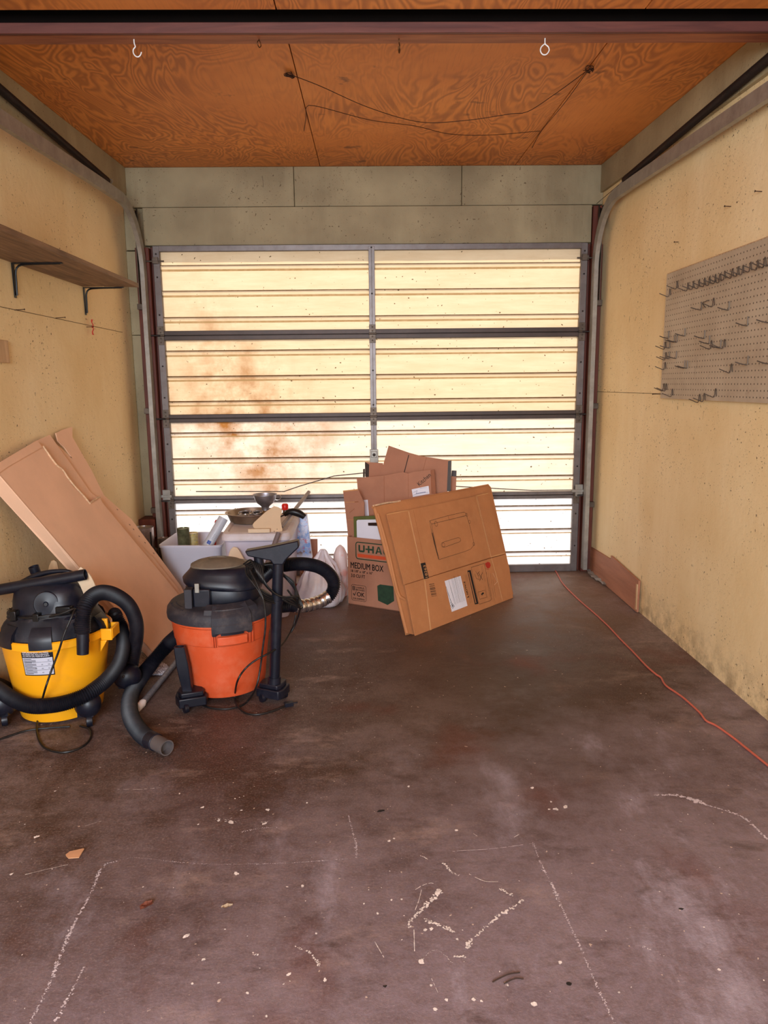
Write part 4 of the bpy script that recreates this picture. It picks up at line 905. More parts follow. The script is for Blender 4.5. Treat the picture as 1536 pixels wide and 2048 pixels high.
# maker's plate on the tub, with its lines of print
pl_ = curved(MB(), c1, rf, math.radians(-15), math.radians(19), .204, .300, .0012, th=.002); lab = obj('label_plate', pl_, M_black, ytub)
pl2 = curved(MB(), c1, rf, math.radians(-14), math.radians(18), .208, .274, .0018, th=.001); lab2 = obj('label_panel', pl2, mat('grey_label', (196, 198, 214), .5, var=.03), lab)
def ctext(txt, th0, z, h, m, par, width=None, off=.0026, bold=False):
    me = text_polys(txt, 1, bold); xs = [v.co.x for v in me.vertices]; sc = h/.72; x0 = min(xs); wd = (max(xs)-x0)*sc; sx = width/wd if width else 1; inv = basis(par)
    for v in me.vertices:
        zz = z+v.co.y*sc; r = rf(zz)+off; v.co = inv @ ang(c1, r, math.radians(th0)+(v.co.x-x0)*sc*sx/r, zz)
    o = bpy.data.objects.new('label_text', me); COL.objects.link(o); o.parent = par; me.materials.append(m); INV[o.name] = inv; return o
ctext('REPLACEMENT FILTERS', -13, .2925, .0052, M_paper, lab, .096, bold=True); ctext('FILTRES DE RECHANGE', -13, .2855, .0052, M_paper, lab, .096, bold=True); ctext('FILTROS DE REEMPLAZO', -13, .2785, .0052, M_paper, lab, .098, bold=True)
mb = MB()
for k in range(13):
    z = .2700-k*.0048; L = .045 if k % 3 else .030
    a0 = math.radians(-13); curved(mb, c1, rf, a0, a0+L/.19, z-.0009, z+.0009, .0026, n=4, th=.0004)
for z in (.258, .242, .227): curved(mb, c1, rf, math.radians(-13), math.radians(17), z-.0004, z+.0004, .0026, n=8, th=.0004)
obj('label_print', mb, M_inkb, lab2)
for z, ks in ((.266, (13,)), (.250, (6, 13)), (.235, (-1, 6, 13)), (.219, (6, 13))):
    for k in ks: ctext('\u25CF' if 0 else 'o', k, z-.004, .0062, M_inkb, lab2, .0062)
# head: skirt with scallops and latches, wide base, humped motor cover
sk = [];
for z, r, a in ((.322, .188, 0), (.330, .196, .004), (.352, .192, .010), (.372, .180, .012), (.392, .160, .006), (.402, .150, 0)):
    sk.append([ang(c1, r-a*(.5+.5*math.cos(9*t)), t, z) for t in [2*PI*i/90 for i in range(90)]])
hb = obj('head_base', MB().rings(sk), M_blackd, yv, smooth=50)
ca = (c1[0]-.004, c1[1]+.005)
hump = superlathe(MB(), ca, [(.150, .140, .380), (.156, .142, .393), (.148, .132, .404), (.134, .124, .415), (.132, .120, .450), (.126, .112, .480), (.112, .098, .502), (.080, .070, .515), (.03, .03, .518)], 3.0, 48)
hd = obj('motor_head', hump, M_black, yv, smooth=50)
obj('cord_groove', superlathe(MB(), ca, [(.148, .136, .398), (.158, .146, .401), (.158, .146, .407), (.146, .134, .410)], 2.6, 48), M_blackd, yv)
# round cover with a centre button, on the front of the hump
dn = Vector((math.sin(math.radians(10)), -math.cos(math.radians(10)), .12)).normalized(); dc = Vector((ca[0]+.026, ca[1]-.112, .448))
obj('round_cover', MB().lathe([(.046, -.012), (.046, .006), (.043, .009), (.036, .009), (.010, .013), (.006, .010), (.001, .010)], dc, dn, 40), M_black, hd)
obj('cover_button', MB().lathe([(.006, 0), (.006, .014), (.002, .014)], dc, dn, 16), M_blackmetal, hd)
obj('side_panel', MB().box((ca[0]+.062, ca[1]-.128, .412), (ca[0]+.118, ca[1]-.100, .438)), M_blackmetal, hd, bev=.003)
obj('catch', MB().box((ca[0]-.100, ca[1]-.150, .395), (ca[0]-.076, ca[1]-.118, .431)), M_blackmetal, hd, bev=.003); obj('catch', MB().box((ca[0]-.012, ca[1]-.158, .385), (ca[0]+.012, ca[1]-.130, .422)), M_blackmetal, hd, bev=.003)
for th, w_ in ((-34, 11), (8, 11), (50, 6), (84, 9), (150, 10), (215, 10)):
    z0 = .306; mb = MB()
    rs = []
    for i in range(7):
        t = math.radians(th-w_+2*w_*i/6); rs.append([ang(c1, .213, t, z0), ang(c1, .213, t, z0+.028), ang(c1, .205, t, z0+.050), ang(c1, .178, t, z0+.074), ang(c1, .170, t, z0+.070), ang(c1, .196, t, z0+.040), ang(c1, .208, t, z0)])
    obj('latch', mb.rings(rs), M_black, yv, smooth=30)
p0 = Y(159, 1293, -2.245)
obj('inlet_port', MB().cyl(Vector((p0.x, -2.222, .285)), Vector((p0.x+.004, -2.212, .375)), .021, 24, .024), M_black, yv)
obj('side_handle', MB().tube(spline([ang(ca, .118, math.radians(75), .545), ang(ca, .140, math.radians(80), .52), ang(ca, .152, math.radians(84), .48), ang(ca, .160, math.radians(88), .43)], 20), 1, prof=[(-.006, -.026), (.006, -.026), (.006, .026), (-.006, .026)], up=(0, -1, .2)), M_beige, yv, bev=.002)
# casters under dome housings
for k, (x, y) in enumerate(((-1.112, -2.19), (-1.045, -1.93), (-1.44, -2.17), (-1.42, -1.88))):
    d = Vector((x-c1[0], y-c1[1], 0)).normalized(); r_ = Matrix.Rotation(math.atan2(d.y, d.x), 3, 'Z')
    m = MB().ell((x, y, .085), (.056, .048, .052), r_); m.box((x-.03, y-.03, .045), (x+.03, y+.03, .07))
    ft = obj('caster_foot', m, M_black, yv, smooth=50)
    obj('screw', MB().lathe([(.006, 0), (.006, .004), (.002, .005)], Vector((x, y, .09))+Vector((d.x*.0, -.046, .012)), (0, -1, .2), 12), M_dark, ft)
    obj('wheel', MB().lathe([(.012, -.012), (.021, -.010), (.022, 0), (.021, .010), (.012, .012)], (x+.006, y-.012, .0235), (.9, .4, 0), 24), M_black, ft)
# hoses of the yellow vacuum
hp = [Vector((p0.x+.003, -2.213, .36)), Y(166, 1252, -2.21), Y(170, 1228, -2.20), Y(182, 1207, -2.16), Y(203, 1196, -2.10), Y(230, 1200, -2.03), Y(257, 1218, -1.97), Y(272, 1248, -1.93), Y(273, 1280, -1.91), Y(266, 1315, -1.90), Y(258, 1350, -1.88), Vector((-1.075, -1.80, .10)), Vector((-1.13, -1.76, .07))]
hose(hp, .0265, M_rub, 'hose', yv)
hp = [Vector((-1.13, -1.79, .30)), Y(232, 1238, -1.84), Y(243, 1262, -1.86), Y(247, 1295, -1.94), Y(238, 1330, -2.05), Y(214, 1362, -2.16), Y(180, 1388, -2.235), Y(145, 1404, -2.262), Y(105, 1413, -2.268), Y(62, 1414, -2.262), Y(25, 1400, -2.23), Y(-8, 1378, -2.17), Y(-34, 1362, -2.12), Vector((-1.505, -2.05, .10)), Vector((-1.505, -1.96, .035))]
hose(hp, .0255, M_rub, 'hose', yv)
# accessories lying on top of the motor head: wand tubes
a0, a1 = Y(171, 1149, -2.08), Y(-60, 1190, -2.10)
def pipe(a, b, r, m, name, par=None, t=.003, **k):
    a, b = Vector(a), Vector(b); L = (b-a).length
    return obj(name, MB().lathe([(r-t, .03), (r-t, 0), (r, 0), (r, L), (r-t, L), (r-t, L-.03)], a, b-a, 28, cap=True), m, par, smooth=35, **k)
a0.z = max(a0.z, .590) if 0 else a0.z
pipe(a0, a1, .0215, M_black, 'vacuum_wand', label='straight black vacuum tube lying across the top of the yellow vacuum', cat='vacuum attachment')
b0, b1 = Y(67, 1133, -1.955), Y(79, 1166, -1.945)
pipe(b0, b1, .0200, M_black, 'vacuum_tube', label='short open black tube pointing up behind the top of the yellow vacuum', cat='vacuum attachment')
s0 = [Y(40, 1168, -2.0), Y(70, 1152, -2.0), Y(100, 1144, -2.0), Y(130, 1142, -2.0), Y(147, 1146, -2.0)]
obj('crevice_tool', MB().tube(spline(s0, 24), lambda t: .013-.006*t, 12), M_black, label='slim black crevice tool lying on the yellow vacuum behind the long tube', cat='vacuum attachment')
# power cord
def cord(pp, name, par, r=.0038, m=M_cable, **k): return obj(name, MB().tube(spline(pp, step=.008), r, 9), m, par, **k)
cord([Y(100, 1243, -2.19), Y(125, 1237, -2.20), Y(150, 1228, -2.20), Y(146, 1240, -2.24), Y(130, 1275, -2.262), Y(118, 1310, -2.272), Y(103, 1348, -2.280), Y(90, 1385, -2.300), W(80, 1420, 'z', .040), W(74, 1450, 'z', .012), W(76, 1475, 'z', .005), W(90, 1496, 'z', .005), W(122, 1505, 'z', .005), W(150, 1500, 'z', .005), W(172, 1488, 'z', .005), W(182, 1472, 'z', .005), W(178, 1458, 'z', .006), W(160, 1452, 'z', .006)], 'power_cord', yv)
for dz, k in ((0, 0), (.006, .004), (-.005, .002)):
    cord([ang(ca, .150+k, math.radians(t), .404+dz+.004*math.sin(t*.07)) for t in range(-70, 75, 12)], 'wrapped_cord', yv)
cord([W(140, 1453, 'z', .005), W(95, 1456, 'z', .005), W(55, 1461, 'z', .005), W(25, 1470, 'z', .005), W(-10, 1482, 'z', .005)], 'power_cord', yv)
# ---------------------------------------------------------------- orange vacuum
c2 = (-.655, -1.868)
ov = thing('shop_vacuum', (c2[0], c2[1], 0), 'orange tub shop vacuum with a dusty black lid, left of the moving box', 'vacuum cleaner')
rg = lambda z: .166 + (.203-.166)*(max(0, z-.03)/.31)
tub = MB().lathe([(.15, .026), (.163, .030)]+[(rg(z), z) for z in (.04, .055)]+[(rg(.06)+.002, .06)]+[(rg(z), z) for z in (.1, .16, .22, .255)]+[(rg(.26)+.003, .258), (rg(.3)+.003, .300), (rg(.33)+.002, .330), (.212, .336), (.213, .350), (.2, .352)], (*c2, 0), seg=64)
otub = obj('tub', tub, M_ora, ov)
lid = MB().lathe([(.208, .342), (.2195, .346), (.221, .362), (.218, .382), (.206, .398), (.188, .404), (.178, .402), (.150, .408), (.10, .410)], (*c2, 0), seg=64)
olid = obj('lid', lid, M_lid, ov)
th_c = math.atan2(.63, 2.96)
mb = MB()       # fine grip ribs at the left of the lid
for k in range(12):
    t = math.radians(-72+k*3.2); a = ang(c2, .178, t, .4035); b = ang(c2, .203, t, .400); mb.tube([a, b], .0012, 5)
obj('grip_rib', mb, M_blackd, olid)
# motor head
cm = (c2[0]+.010, c2[1]+.010)
m_ = superlathe(MB(), cm, [(.150, .128, .400), (.152, .130, .412), (.150, .128, .462), (.146, .124, .470)], 2.6, 48)
mh = obj('motor_head', m_, M_black, ov, smooth=45)
m_ = MB(); rs = []
for a, b, z, tz in ((.150, .128, .462, .010), (.158, .136, .470, .012), (.160, .136, .484, .014), (.148, .126, .500, .012), (.136, .116, .520, .006), (.128, .108, .538, 0), (.110, .095, .545, 0)):
    ring = []
    for i in range(56):
        t = 2*PI*i/56; e = 2.5
        x = a*abs(math.cos(t))**(2/e)*(1 if math.cos(t) >= 0 else -1); y = b*abs(math.sin(t))**(2/e)*(1 if math.sin(t) >= 0 else -1)
        ring.append(Vector((cm[0]+x, cm[1]+y, z - tz*1.2*x/.15)))
    rs.append(ring)
obj('head_cowl', m_.rings(rs), M_black, mh, smooth=50)
ctp = Vector((cm[0]-.018, cm[1], .541))
obj('top_cap', MB().lathe([(.112, 0), (.110, .008), (.090, .018), (.060, .026), (.040, .029), (.036, .024), (.001, .024)], ctp, (0, 0, 1), 48, sq=(1, .86)), M_cap, mh)
q0 = Y(379, 1185, c2[1]-.125)
obj('switch_lever', MB().box((q0.x-.017, c2[1]-.15, .398), (q0.x+.014, c2[1]-.105, .480)), M_lid, mh, bev=.003)
obj('switch_housing', MB().box((q0.x+.016, c2[1]-.142, .402), (q0.x+.085, c2[1]-.10, .478)), M_black, mh, bev=.006)
q1 = Y(393.5, 1177, c2[1]-.145)
obj('switch_plate', MB().box((q1.x-.009, c2[1]-.1455, q1.z-.019), (q1.x+.009, c2[1]-.141, q1.z+.019)), M_galv, mh, bev=.002)
# front latch and the pull recess below it
def onlid(px, z, r, c=c2):       # the x of a screen column on the round front
    p = Y(px, 1230, c[1]-r*.93); t = math.asin(max(-.98, min(.98, (p.x-c[0])/r))); return t
tl_, tr_ = onlid(424, .35, .22), onlid(497, .35, .22)
rs = []
for i in range(13):
    t = tl_+(tr_-tl_)*i/12; fl_ = 0.012*(abs(i-6)/6)**3
    rs.append([ang(c2, .224, t, .318-(.010 if i in (0, 1, 11, 12) else 0)), ang(c2, .232, t, .322), ang(c2, .232, t, .352), ang(c2, .229, t, .356), ang(c2, .229, t, .384), ang(c2, .215, t, .402), ang(c2, .186, t, .416+fl_), ang(c2, .182, t, .408), ang(c2, .210, t, .390), ang(c2, .221, t, .350)])
obj('front_latch', MB().rings(rs), M_lid, ov, smooth=30, bev=.0015)
t0_, t1_ = onlid(411, .4, .2), onlid(506, .4, .2)
rs = []
for i in range(11):
    t = t0_+(t1_-t0_)*i/10; rs.append([ang(c2, .212, t, .392), ang(c2, .205, t, .410), ang(c2, .172, t, .424), ang(c2, .168, t, .412), ang(c2, .198, t, .394)])
obj('latch_wing', MB().rings(rs), M_lid, ov, smooth=30)
rs = []
for i in range(9):
    t = onlid(434, .3, .21)+(onlid(489, .3, .21)-onlid(434, .3, .21))*i/8
    rs.append([ang(c2, .204, t, .262), ang(c2, .216, t, .268), ang(c2, .217, t, .300), ang(c2, .208, t, .304)])
obj('pull_handle', MB().rings(rs), M_ora, otub, smooth=30, bev=.002)
rs = []
for i in range(9):
    t = onlid(441, .3, .21)+(onlid(482, .3, .21)-onlid(441, .3, .21))*i/8
    rs.append([ang(c2, .212, t, .308), ang(c2, .222, t, .310), ang(c2, .222, t, .324), ang(c2, .212, t, .328)])
obj('catch', MB().rings(rs), M_black, ov, smooth=30)
for px in (424, 428, 494, 499):
    t = onlid(px, .3, .21); obj('tub_rib', MB().prism([ang(c2, .198, t, .255), ang(c2, .211, t, .262), ang(c2, .214, t, .330), ang(c2, .205, t, .330)], ang(c2, 1, t+PI/2, 0)*0+Vector((.004*math.cos(t), .004*math.sin(t), 0))), M_ora, otub, bev=.001)
# feet with standing tools
fl_ = Vector((-.752, -2.055, 0)); fr_ = Vector((-.437, -1.990, 0))
for c, sg in ((fl_, -1), (fr_, 1)):
    r_ = Matrix.Rotation(math.radians(-22*sg), 3, 'Z')
    f = MB(); pts = [(-.055, -.040), (.050, -.046), (.060, -.020), (.052, .050), (-.050, .055), (-.062, .010)]
    f.prism([c + r_ @ Vector((x, y, .022)) for x, y in pts], (0, 0, .038)); f.prism([c + r_ @ Vector((x*.82, y*.82, .060)) for x, y in pts], (0, 0, .020))
    ft = obj('caster_foot', f, M_black, ov, bev=.004, smooth=30)
    for dx, dy in ((-.03, -.035), (.035, .03)):
        q = c + r_ @ Vector((dx, dy, .0205)); obj('wheel', MB().lathe([(.010, -.009), (.0185, -.008), (.0195, 0), (.0185, .008), (.010, .009)], q, (.8, .6, 0), 20), M_black, ft)
# standing crevice tool (left) and long wand with floor nozzle (right)
cl0, cl1 = Vector((-.764, -2.058, .078)), Vector((-.786, -2.060, .262))
rs = []
for k, (t, a, b) in enumerate(((0, .021, .019), (.10, .021, .019), (.25, .023, .020), (.45, .025, .020), (.62, .026, .019), (.70, .025, .018), (.85, .024, .017), (1, .022, .016))):
    c = cl0.lerp(cl1, t); rs.append([c+Vector((a*max(-.8, min(.8, math.cos(2*PI*i/20)*1.15))*1.15, b*max(-.8, min(.8, math.sin(2*PI*i/20)*1.15))*1.15, 0)) for i in range(20)])
c = cl1; rs.append([c+Vector((.017*math.cos(2*PI*i/20), .011*math.sin(2*PI*i/20), 0)) for i in range(20)]); rs.append([c+Vector((.016*math.cos(2*PI*i/20), .010*math.sin(2*PI*i/20), -.03)) for i in range(20)])
obj('crevice_tool', MB().rings(rs), M_black, label='black crevice tool standing in the left front foot of the orange vacuum', cat='vacuum attachment', smooth=35)
w0, w1 = Vector((-.428, -2.004, .078)), Y(557, 1112, -2.018)
wd = thing('vacuum_wand', w0, 'tall upright black vacuum wand with a wide nozzle, beside the orange vacuum', 'vacuum attachment')
wdv = (w1-w0).normalized()
mb = MB().cyl(w0, w1, .0215, 28); mb.cyl(w0, w0+wdv*.03, .026, 28); j = w0.lerp(w1, .66); mb.cyl(j-wdv*.012, j+wdv*.004, .0245, 28); obj('tube', mb, M_black, wd, smooth=40)
yn = -2.018; P_ = lambda px, py: Y(px, py, yn-.026)
np_ = [P_(489, 1103), P_(540, 1094), P_(596, 1082), P_(598, 1095), P_(572, 1120), P_(566, 1130), P_(546, 1130), P_(541, 1122), P_(520, 1118), P_(495, 1113)]
obj('floor_nozzle', MB().prism(np_, (0, .052, 0)), M_black, wd, bev=.005, smooth=40)
pipe(Y(515, 1098, -1.985), Vector((-.470, -1.985, .545)), .019, M_black, 'nozzle_neck', wd)
# cord bundle hung on the motor head
random.seed(3)
for k in range(5):
    o_ = random.uniform(-.008, .008); y0 = -2.045-.004*k
    pp = [Y(487+k*3, 1128+k*2, y0+.05), Y(502+k*5, 1120+k*3, y0+.03), Y(512+k*4, 1140+k*5, y0), Y(524+k*4, 1162+k*4, y0), Y(545+k*4, 1185+k*2, y0+.01), Y(575+k*5, 1205-k*3, y0+.04), Y(604-k*3, 1216-k*3, y0+.09), Y(596-k*2, 1190-k*6, y0+.10), Y(575-k*2, 1160-k*3, y0+.10), Y(548, 1138-k*2, y0+.10), Y(515, 1126+k*2, y0+.08), Y(495+k*3, 1128+k*4, y0+.055), Y(492+k*3, 1145+k*4, y0+.03), Y(505+k*3, 1165+k*4, y0), Y(530, 1186+k*4, y0), Y(560, 1200+k*2, y0+.04)]
    cord(pp, 'cord_coil', ov, .0034)
cord([Y(500, 1140, -2.03), Y(515, 1170, -2.07), Y(528, 1205, -2.095), Y(531, 1250, -2.10), Y(525, 1300, -2.10), Y(520, 1340, -2.105), Y(512, 1375, -2.115), W(497, 1400, 'z', .012), W(480, 1412, 'z', .005), W(450, 1418, 'z', .005), W(418, 1415, 'z', .005), W(400, 1408, 'z', .006)], 'power_cord', ov)
cord([Y(592, 1230, -1.80), Y(585, 1255, -1.82), Y(565, 1288, -1.95), Y(540, 1305, -2.07), Y(512, 1320, -2.10), Y(490, 1338, -2.12), Y(475, 1362, -2.14), W(470, 1390, 'z', .03), W(474, 1410, 'z', .012), W(490, 1425, 'z', .005), W(515, 1429, 'z', .005), W(545, 1422, 'z', .005), W(572, 1411, 'z', .007)], 'power_cord', ov)
pg = W(580, 1408, 'z', .010)
obj('plug', MB().box(pg+Vector((-.022, -.011, -.008)), pg+Vector((.012, .011, .008)), Matrix.Rotation(.35, 3, 'Z')).cyl(pg+Vector((.010, .000, .003)), pg+Vector((.030, .006, .003)), .0022, 8).cyl(pg+Vector((.010, .008, .0)), pg+Vector((.028, .016, .0)), .0022, 8), M_black, ov, bev=.002)
cord([Y(575, 1180, -2.0), Y(590, 1200, -1.98), Y(600, 1215, -1.90), Y(592, 1245, -1.84), Y(582, 1265, -1.84)], 'power_cord', ov)
# big looping hose with foil tape
hp = [Vector((-.455, -1.83, .372)), Y(575, 1210, -1.78), Y(605, 1212, -1.74), Y(635, 1205, -1.70), Y(658, 1192, -1.68), Y(668, 1170, -1.67), Y(660, 1150, -1.68), Y(642, 1136, -1.70), Y(618, 1129, -1.73), Y(590, 1128, -1.77), Y(560, 1132, -1.80), Y(525, 1140, -1.82)]
hp[0] = Vector((-.44, -1.80, hp[1].z+.004))
hose(hp, .0270, M_rub, 'hose', ov)
tp = spline([Y(590, 1212, -1.76), Y(605, 1212, -1.74), Y(635, 1205, -1.70), Y(657, 1193, -1.68)], 30)
obj('foil_tape', MB().tube(tp, lambda t: .0292+.0012*math.sin(t*40)+.0006*math.sin(t*97), 20), M_foil, ov, smooth=60)
e0 = Vector((-.46, -1.81, hp[1].z)); obj('hose_port', MB().cyl(e0, Y(578, 1211, -1.775), .029, 24).cyl(e0, e0+(Y(578, 1211, -1.775)-e0)*.5, .034, 24), M_black, ov)
obj('elbow', MB().cyl(Y(520, 1160, -1.82), Y(545, 1136, -1.81), .030, 24), M_black, ov, bev=.004)
# loose hose on the floor
hp = [Vector((-.83, -1.66, .27)), W(362, 1264, 'z', .225), W(335, 1290, 'z', .16), W(305, 1325, 'z', .095), W(280, 1358, 'z', .05), W(262, 1390, 'z', .031), W(259, 1420, 'z', .031), W(268, 1447, 'z', .031), W(284, 1468, 'z', .031), W(300, 1480, 'z', .033)]
fh = thing('vacuum_hose', W(262, 1400, 'z', 0), 'loose ribbed black hose curving onto the floor between the two vacuums', 'hose')
hose(hp, .0295, M_rub, 'ribbed_tube', fh, pitch=.0058)
e0, e1, e2 = W(298, 1478, 'z', .033), W(313, 1485, 'z', .034), W(334, 1496, 'z', .035)
obj('cuff', MB().cyl(e0, e1, .031, 28), M_black, fh, bev=.002); pipe(e2, e1, .0275, mat('dusty_grey_cuff', (86, 78, 78), .6), 'end_sleeve', fh, .004)
# grey painted pole with plaster on its end
g0, g1 = W(366, 1308, 'z', .014), W(283, 1409, 'z', .014)
gp = thing('pole', g1, 'grey metal pole with a white plastered tip lying by the loose hose', 'pole')
obj('shaft', MB().cyl(g0, g1, .0125, 16), mat('bluish_grey_paint', (112, 116, 126), .5, .3, .2, 30, (190, 186, 186), .5), gp)
g2 = W(275, 1416, 'z', .014); m = MB().tube([g1.lerp(g0, .03), g1, g1.lerp(g2, .5), g2], lambda t: .0155+.003*math.sin(t*9), 12); 
for v in m.b.verts: v.co += Vector((mnoise.noise(v.co*90), mnoise.noise(v.co*90+Vector((3, 0, 0))), 0))*.004
obj('plaster_tip', m, mat('white_plaster', (232, 226, 224), .9), gp)
# speckled mat
mp = [W(255, 1292, 'z', 0), W(285, 1290, 'z', 0), W(312, 1325, 'z', 0), W(338, 1338, 'z', 0), W(333, 1350, 'z', 0), W(300, 1352, 'z', 0), W(262, 1330, 'z', 0)]
cx = sum(mp, Vector())/len(mp); rs = []
for f, z in ((1, .002), (1.02, .010), (.9, .020), (.6, .024), (.3, .022), (.05, .022)): rs.append([cx.lerp(p_, f)+Vector((0, 0, z+.006*mnoise.noise(p_*14)*f)) for p_ in [mp[i].lerp(mp[(i+1) % 7], k/5) for i in range(7) for k in range(5)]])
t = NT('speckled_carpet'); v = t.pos(True); t.col(t.mix(t.ramp(t.noise(v, 260, 2), .42, .56), S((92, 80, 84)), S((216, 208, 214)))); t.rough(.95); t.bump(t.noise(v, 300, 2), .8, .004)
obj('mat', MB().rings(rs), t.m, label='white and grey speckled mat crumpled on the floor under the leaning carton', cat='mat')

yv.scale = (1, 1, 1.045)
# ================================================================== CLUTTER BY THE DOOR
M_bin = mat('white_bin_plastic', (214, 212, 226), .4, var=.03)
M_tote = mat('milky_tote_plastic', (198, 194, 212), .35, var=.04)
M_totel = mat('dusty_white_lid', (208, 200, 204), .5, var=.05, dust=(170, 152, 136), da=.4)
M_tin = mat('worn_tin', (176, 168, 166), .28, .9, .15, 14)
M_tind = mat('brown_stained_tin', (150, 132, 114), .35, .85, .2, 14)
M_cup = mat('brushed_aluminium_cup', (172, 172, 182), .38, .9, .08)
def rrbox(mb, P, r, zs, n=6):
    """rounded rectangular sections: P = four corners; zs = (z, inset)"""
    c = sum((Vector(p) for p in P), Vector())/4; rs = []
    for z, ins in zs:
        ring = []; Q = []
        for p in P:
            p = Vector(p); d = (p-c); Q.append(c+d*(1-ins/d.length*1.3))
        for i in range(4):
            a, b, d = Q[i-1], Q[i], Q[(i+1) % 4]; u = (a-b).normalized(); v = (d-b).normalized()
            for k in range(n+1):
                t = k/n; p = (b+u*r*(1-t)**2)+(v*r*t**2); ring.append(Vector((p.x, p.y, z)))
        rs.append(ring)
    return mb.rings(rs)
# open bin
B = [(-1.285, -.600, 0), (-.905, -.622, 0), (-.900, -.215, 0), (-1.275, -.190, 0)]
rrbox_ = rrbox(MB(), B, .05, [(.002, .035), (.33, .006), (.338, 0), (.350, 0), (.352, .006), (.345, .010), (.012, .040)])
obj('storage_bin', rrbox_, M_bin, label='open white plastic bin holding cans and a tube, behind the leaning carton', cat='bin', smooth=40)
def can(c, r, h, m, name, label, cat, parts=(), tilt=None):
    t = thing(name, c, label, cat); q = Vector(tilt or (0, 0, 1)).normalized()
    obj('body', MB().lathe([(r*.97, 0), (r, .003), (r, h-.004), (r*1.03, h-.002), (r*1.03, h), (r*.96, h), (r*.94, h-.005), (.001, h-.005)], c, q, 32), m, t)
    return t
cx = W(368, 1090, 'y', -.50)
can((cx.x, -.50, .02), .036, .415, mat('olive_tin', (120, 122, 92), .3, .6, .3, 30), 'tall_can', 'tall olive metal can standing in the white bin', 'can')
cx = W(386, 1090, 'y', -.42)
can((cx.x, -.42, .02), .034, .370, mat('clear_jar', (206, 190, 140), .1, .0, .3, 30, (230, 190, 40), .9), 'jar', 'jar with a yellow patch beside the olive can in the white bin', 'jar')
a_, b_ = W(415, 1092, 'y', -.46), W(447, 1036, 'y', -.40)
tb = thing('caulk_tube', a_, 'printed white tube leaning out of the right side of the white bin', 'tube')
pipe(a_-(b_-a_).normalized()*.12, b_, .030, mat('printed_white_tube', (206, 208, 216), .4, var=.05), 'cylinder', tb)
u_ = (b_-a_).normalized(); n_ = (CAM-a_).normalized(); n_ = (n_-u_*n_.dot(u_)).normalized(); s_v = u_.cross(n_)
rs = [[a_+u_*(.012+.022*j)+(n_*math.cos(k)+s_v*math.sin(k))*.0306 for k in (-.5, -.25, 0, .25)] for j in range(2)]
obj('blue_print', MB().rings(rs, False, False), mat('blue_label', (52, 84, 170), .5), tb, recalc=False)
mb = MB()
for k in range(4): mb.tube([a_+u_*(.05+.01*k)+n_*.0306, a_+u_*(.05+.01*k)+(n_*math.cos(.7)+s_v*math.sin(.7))*.0306], .0008, 5)
obj('fine_print', mb, M_inkb, tb)
# lidded tote
T = [(-.832, -.965, 0), (-.462, -.965, 0), (-.462, -.365, 0), (-.868, -.345, 0)]
tote = thing('storage_tote', (-.65, -.66, 0), 'milky white storage tote with a lid, behind the orange vacuum', 'storage box')
obj('tub', rrbox(MB(), T, .05, [(.002, .045), (.44, .014), (.446, .004), (.462, .002)]), M_tote, tote, smooth=40)
obj('lid', rrbox(MB(), T, .05, [(.452, -.004), (.470, -.004), (.486, .006), (.490, .018), (.490, .038), (.482, .046), (.482, .10)]), M_totel, tote, smooth=35)
ZL = .4835
B_ = lambda x, y: (440+x/7.68, 970+y/7.68)
# pan with odds and ends
pc = W(503, 1042, 'z', ZL)
pan = thing('baking_pan', pc, 'round brown-stained metal pan full of odds and ends, on the tote lid', 'pan')
obj('body', MB().lathe([(.115, 0), (.122, .002), (.140, .048), (.150, .052), (.150, .055), (.138, .054), (.120, .006), (.001, .005)], pc, seg=56), M_tind, pan)
obj('rim', MB().tube([pc+Vector((.149*math.cos(2*PI*i/56), .149*math.sin(2*PI*i/56), .055)) for i in range(57)], .0032, 8), M_tin, pan)
random.seed(5)
for k, (dx, dy, r, dz) in enumerate(((-.035, .01, .042, .030), (.022, -.050, .030, .022), (.030, .030, .035, .028), (-.060, -.055, .028, .020))):
    c = pc+Vector((dx, dy, dz+.008)); lab_ = ('large ring-shaped jar lid on the left in the pan', 'small round lid at the front of the pan', 'round lid under the funnel in the pan', 'small lid near the left rim of the pan')[k]
    obj('mason_ring', MB().lathe([(r*.5, 0), (r*.95, 0), (r, .004), (r, .012), (r*.93, .013), (r*.9, .006), (r*.55, .005), (r*.5, .012)], c, (.15*math.sin(k*2), -.2, 1), 30, cap=False), M_tin, label=lab_, cat='lid')
obj('spatula_blade', MB().ell(pc+Vector((-.045, -.085, .048)), (.034, .012, .0025), Matrix.Rotation(.1, 3, 'Z')), M_blackmetal, label='dark flat blade lying inside the front of the pan', cat='utensil')
# handled funnel cup
fc = W(531, 1019, 'y', pc.y+.005); fc = Vector((fc.x, fc.y, fc.z))
fn = thing('canning_funnel', fc, 'grey metal funnel cup with a wire handle, standing in the pan', 'funnel')
obj('bowl', MB().lathe([(.022, -.004), (.022, .014), (.026, .022), (.048, .040), (.062, .064), (.068, .088), (.0715, .089), (.0715, .092), (.066, .090), (.060, .066), (.045, .042), (.020, .022)], fc, seg=44, cap=False), M_cup, fn)
obj('handle', MB().tube(spline([fc+Vector((.066, 0, .082)), fc+Vector((.083, 0, .087)), fc+Vector((.093, 0, .078)), fc+Vector((.090, 0, .064)), fc+Vector((.076, 0, .056)), fc+Vector((.060, 0, .058))], 24), .0022, 8), M_tin, fn)
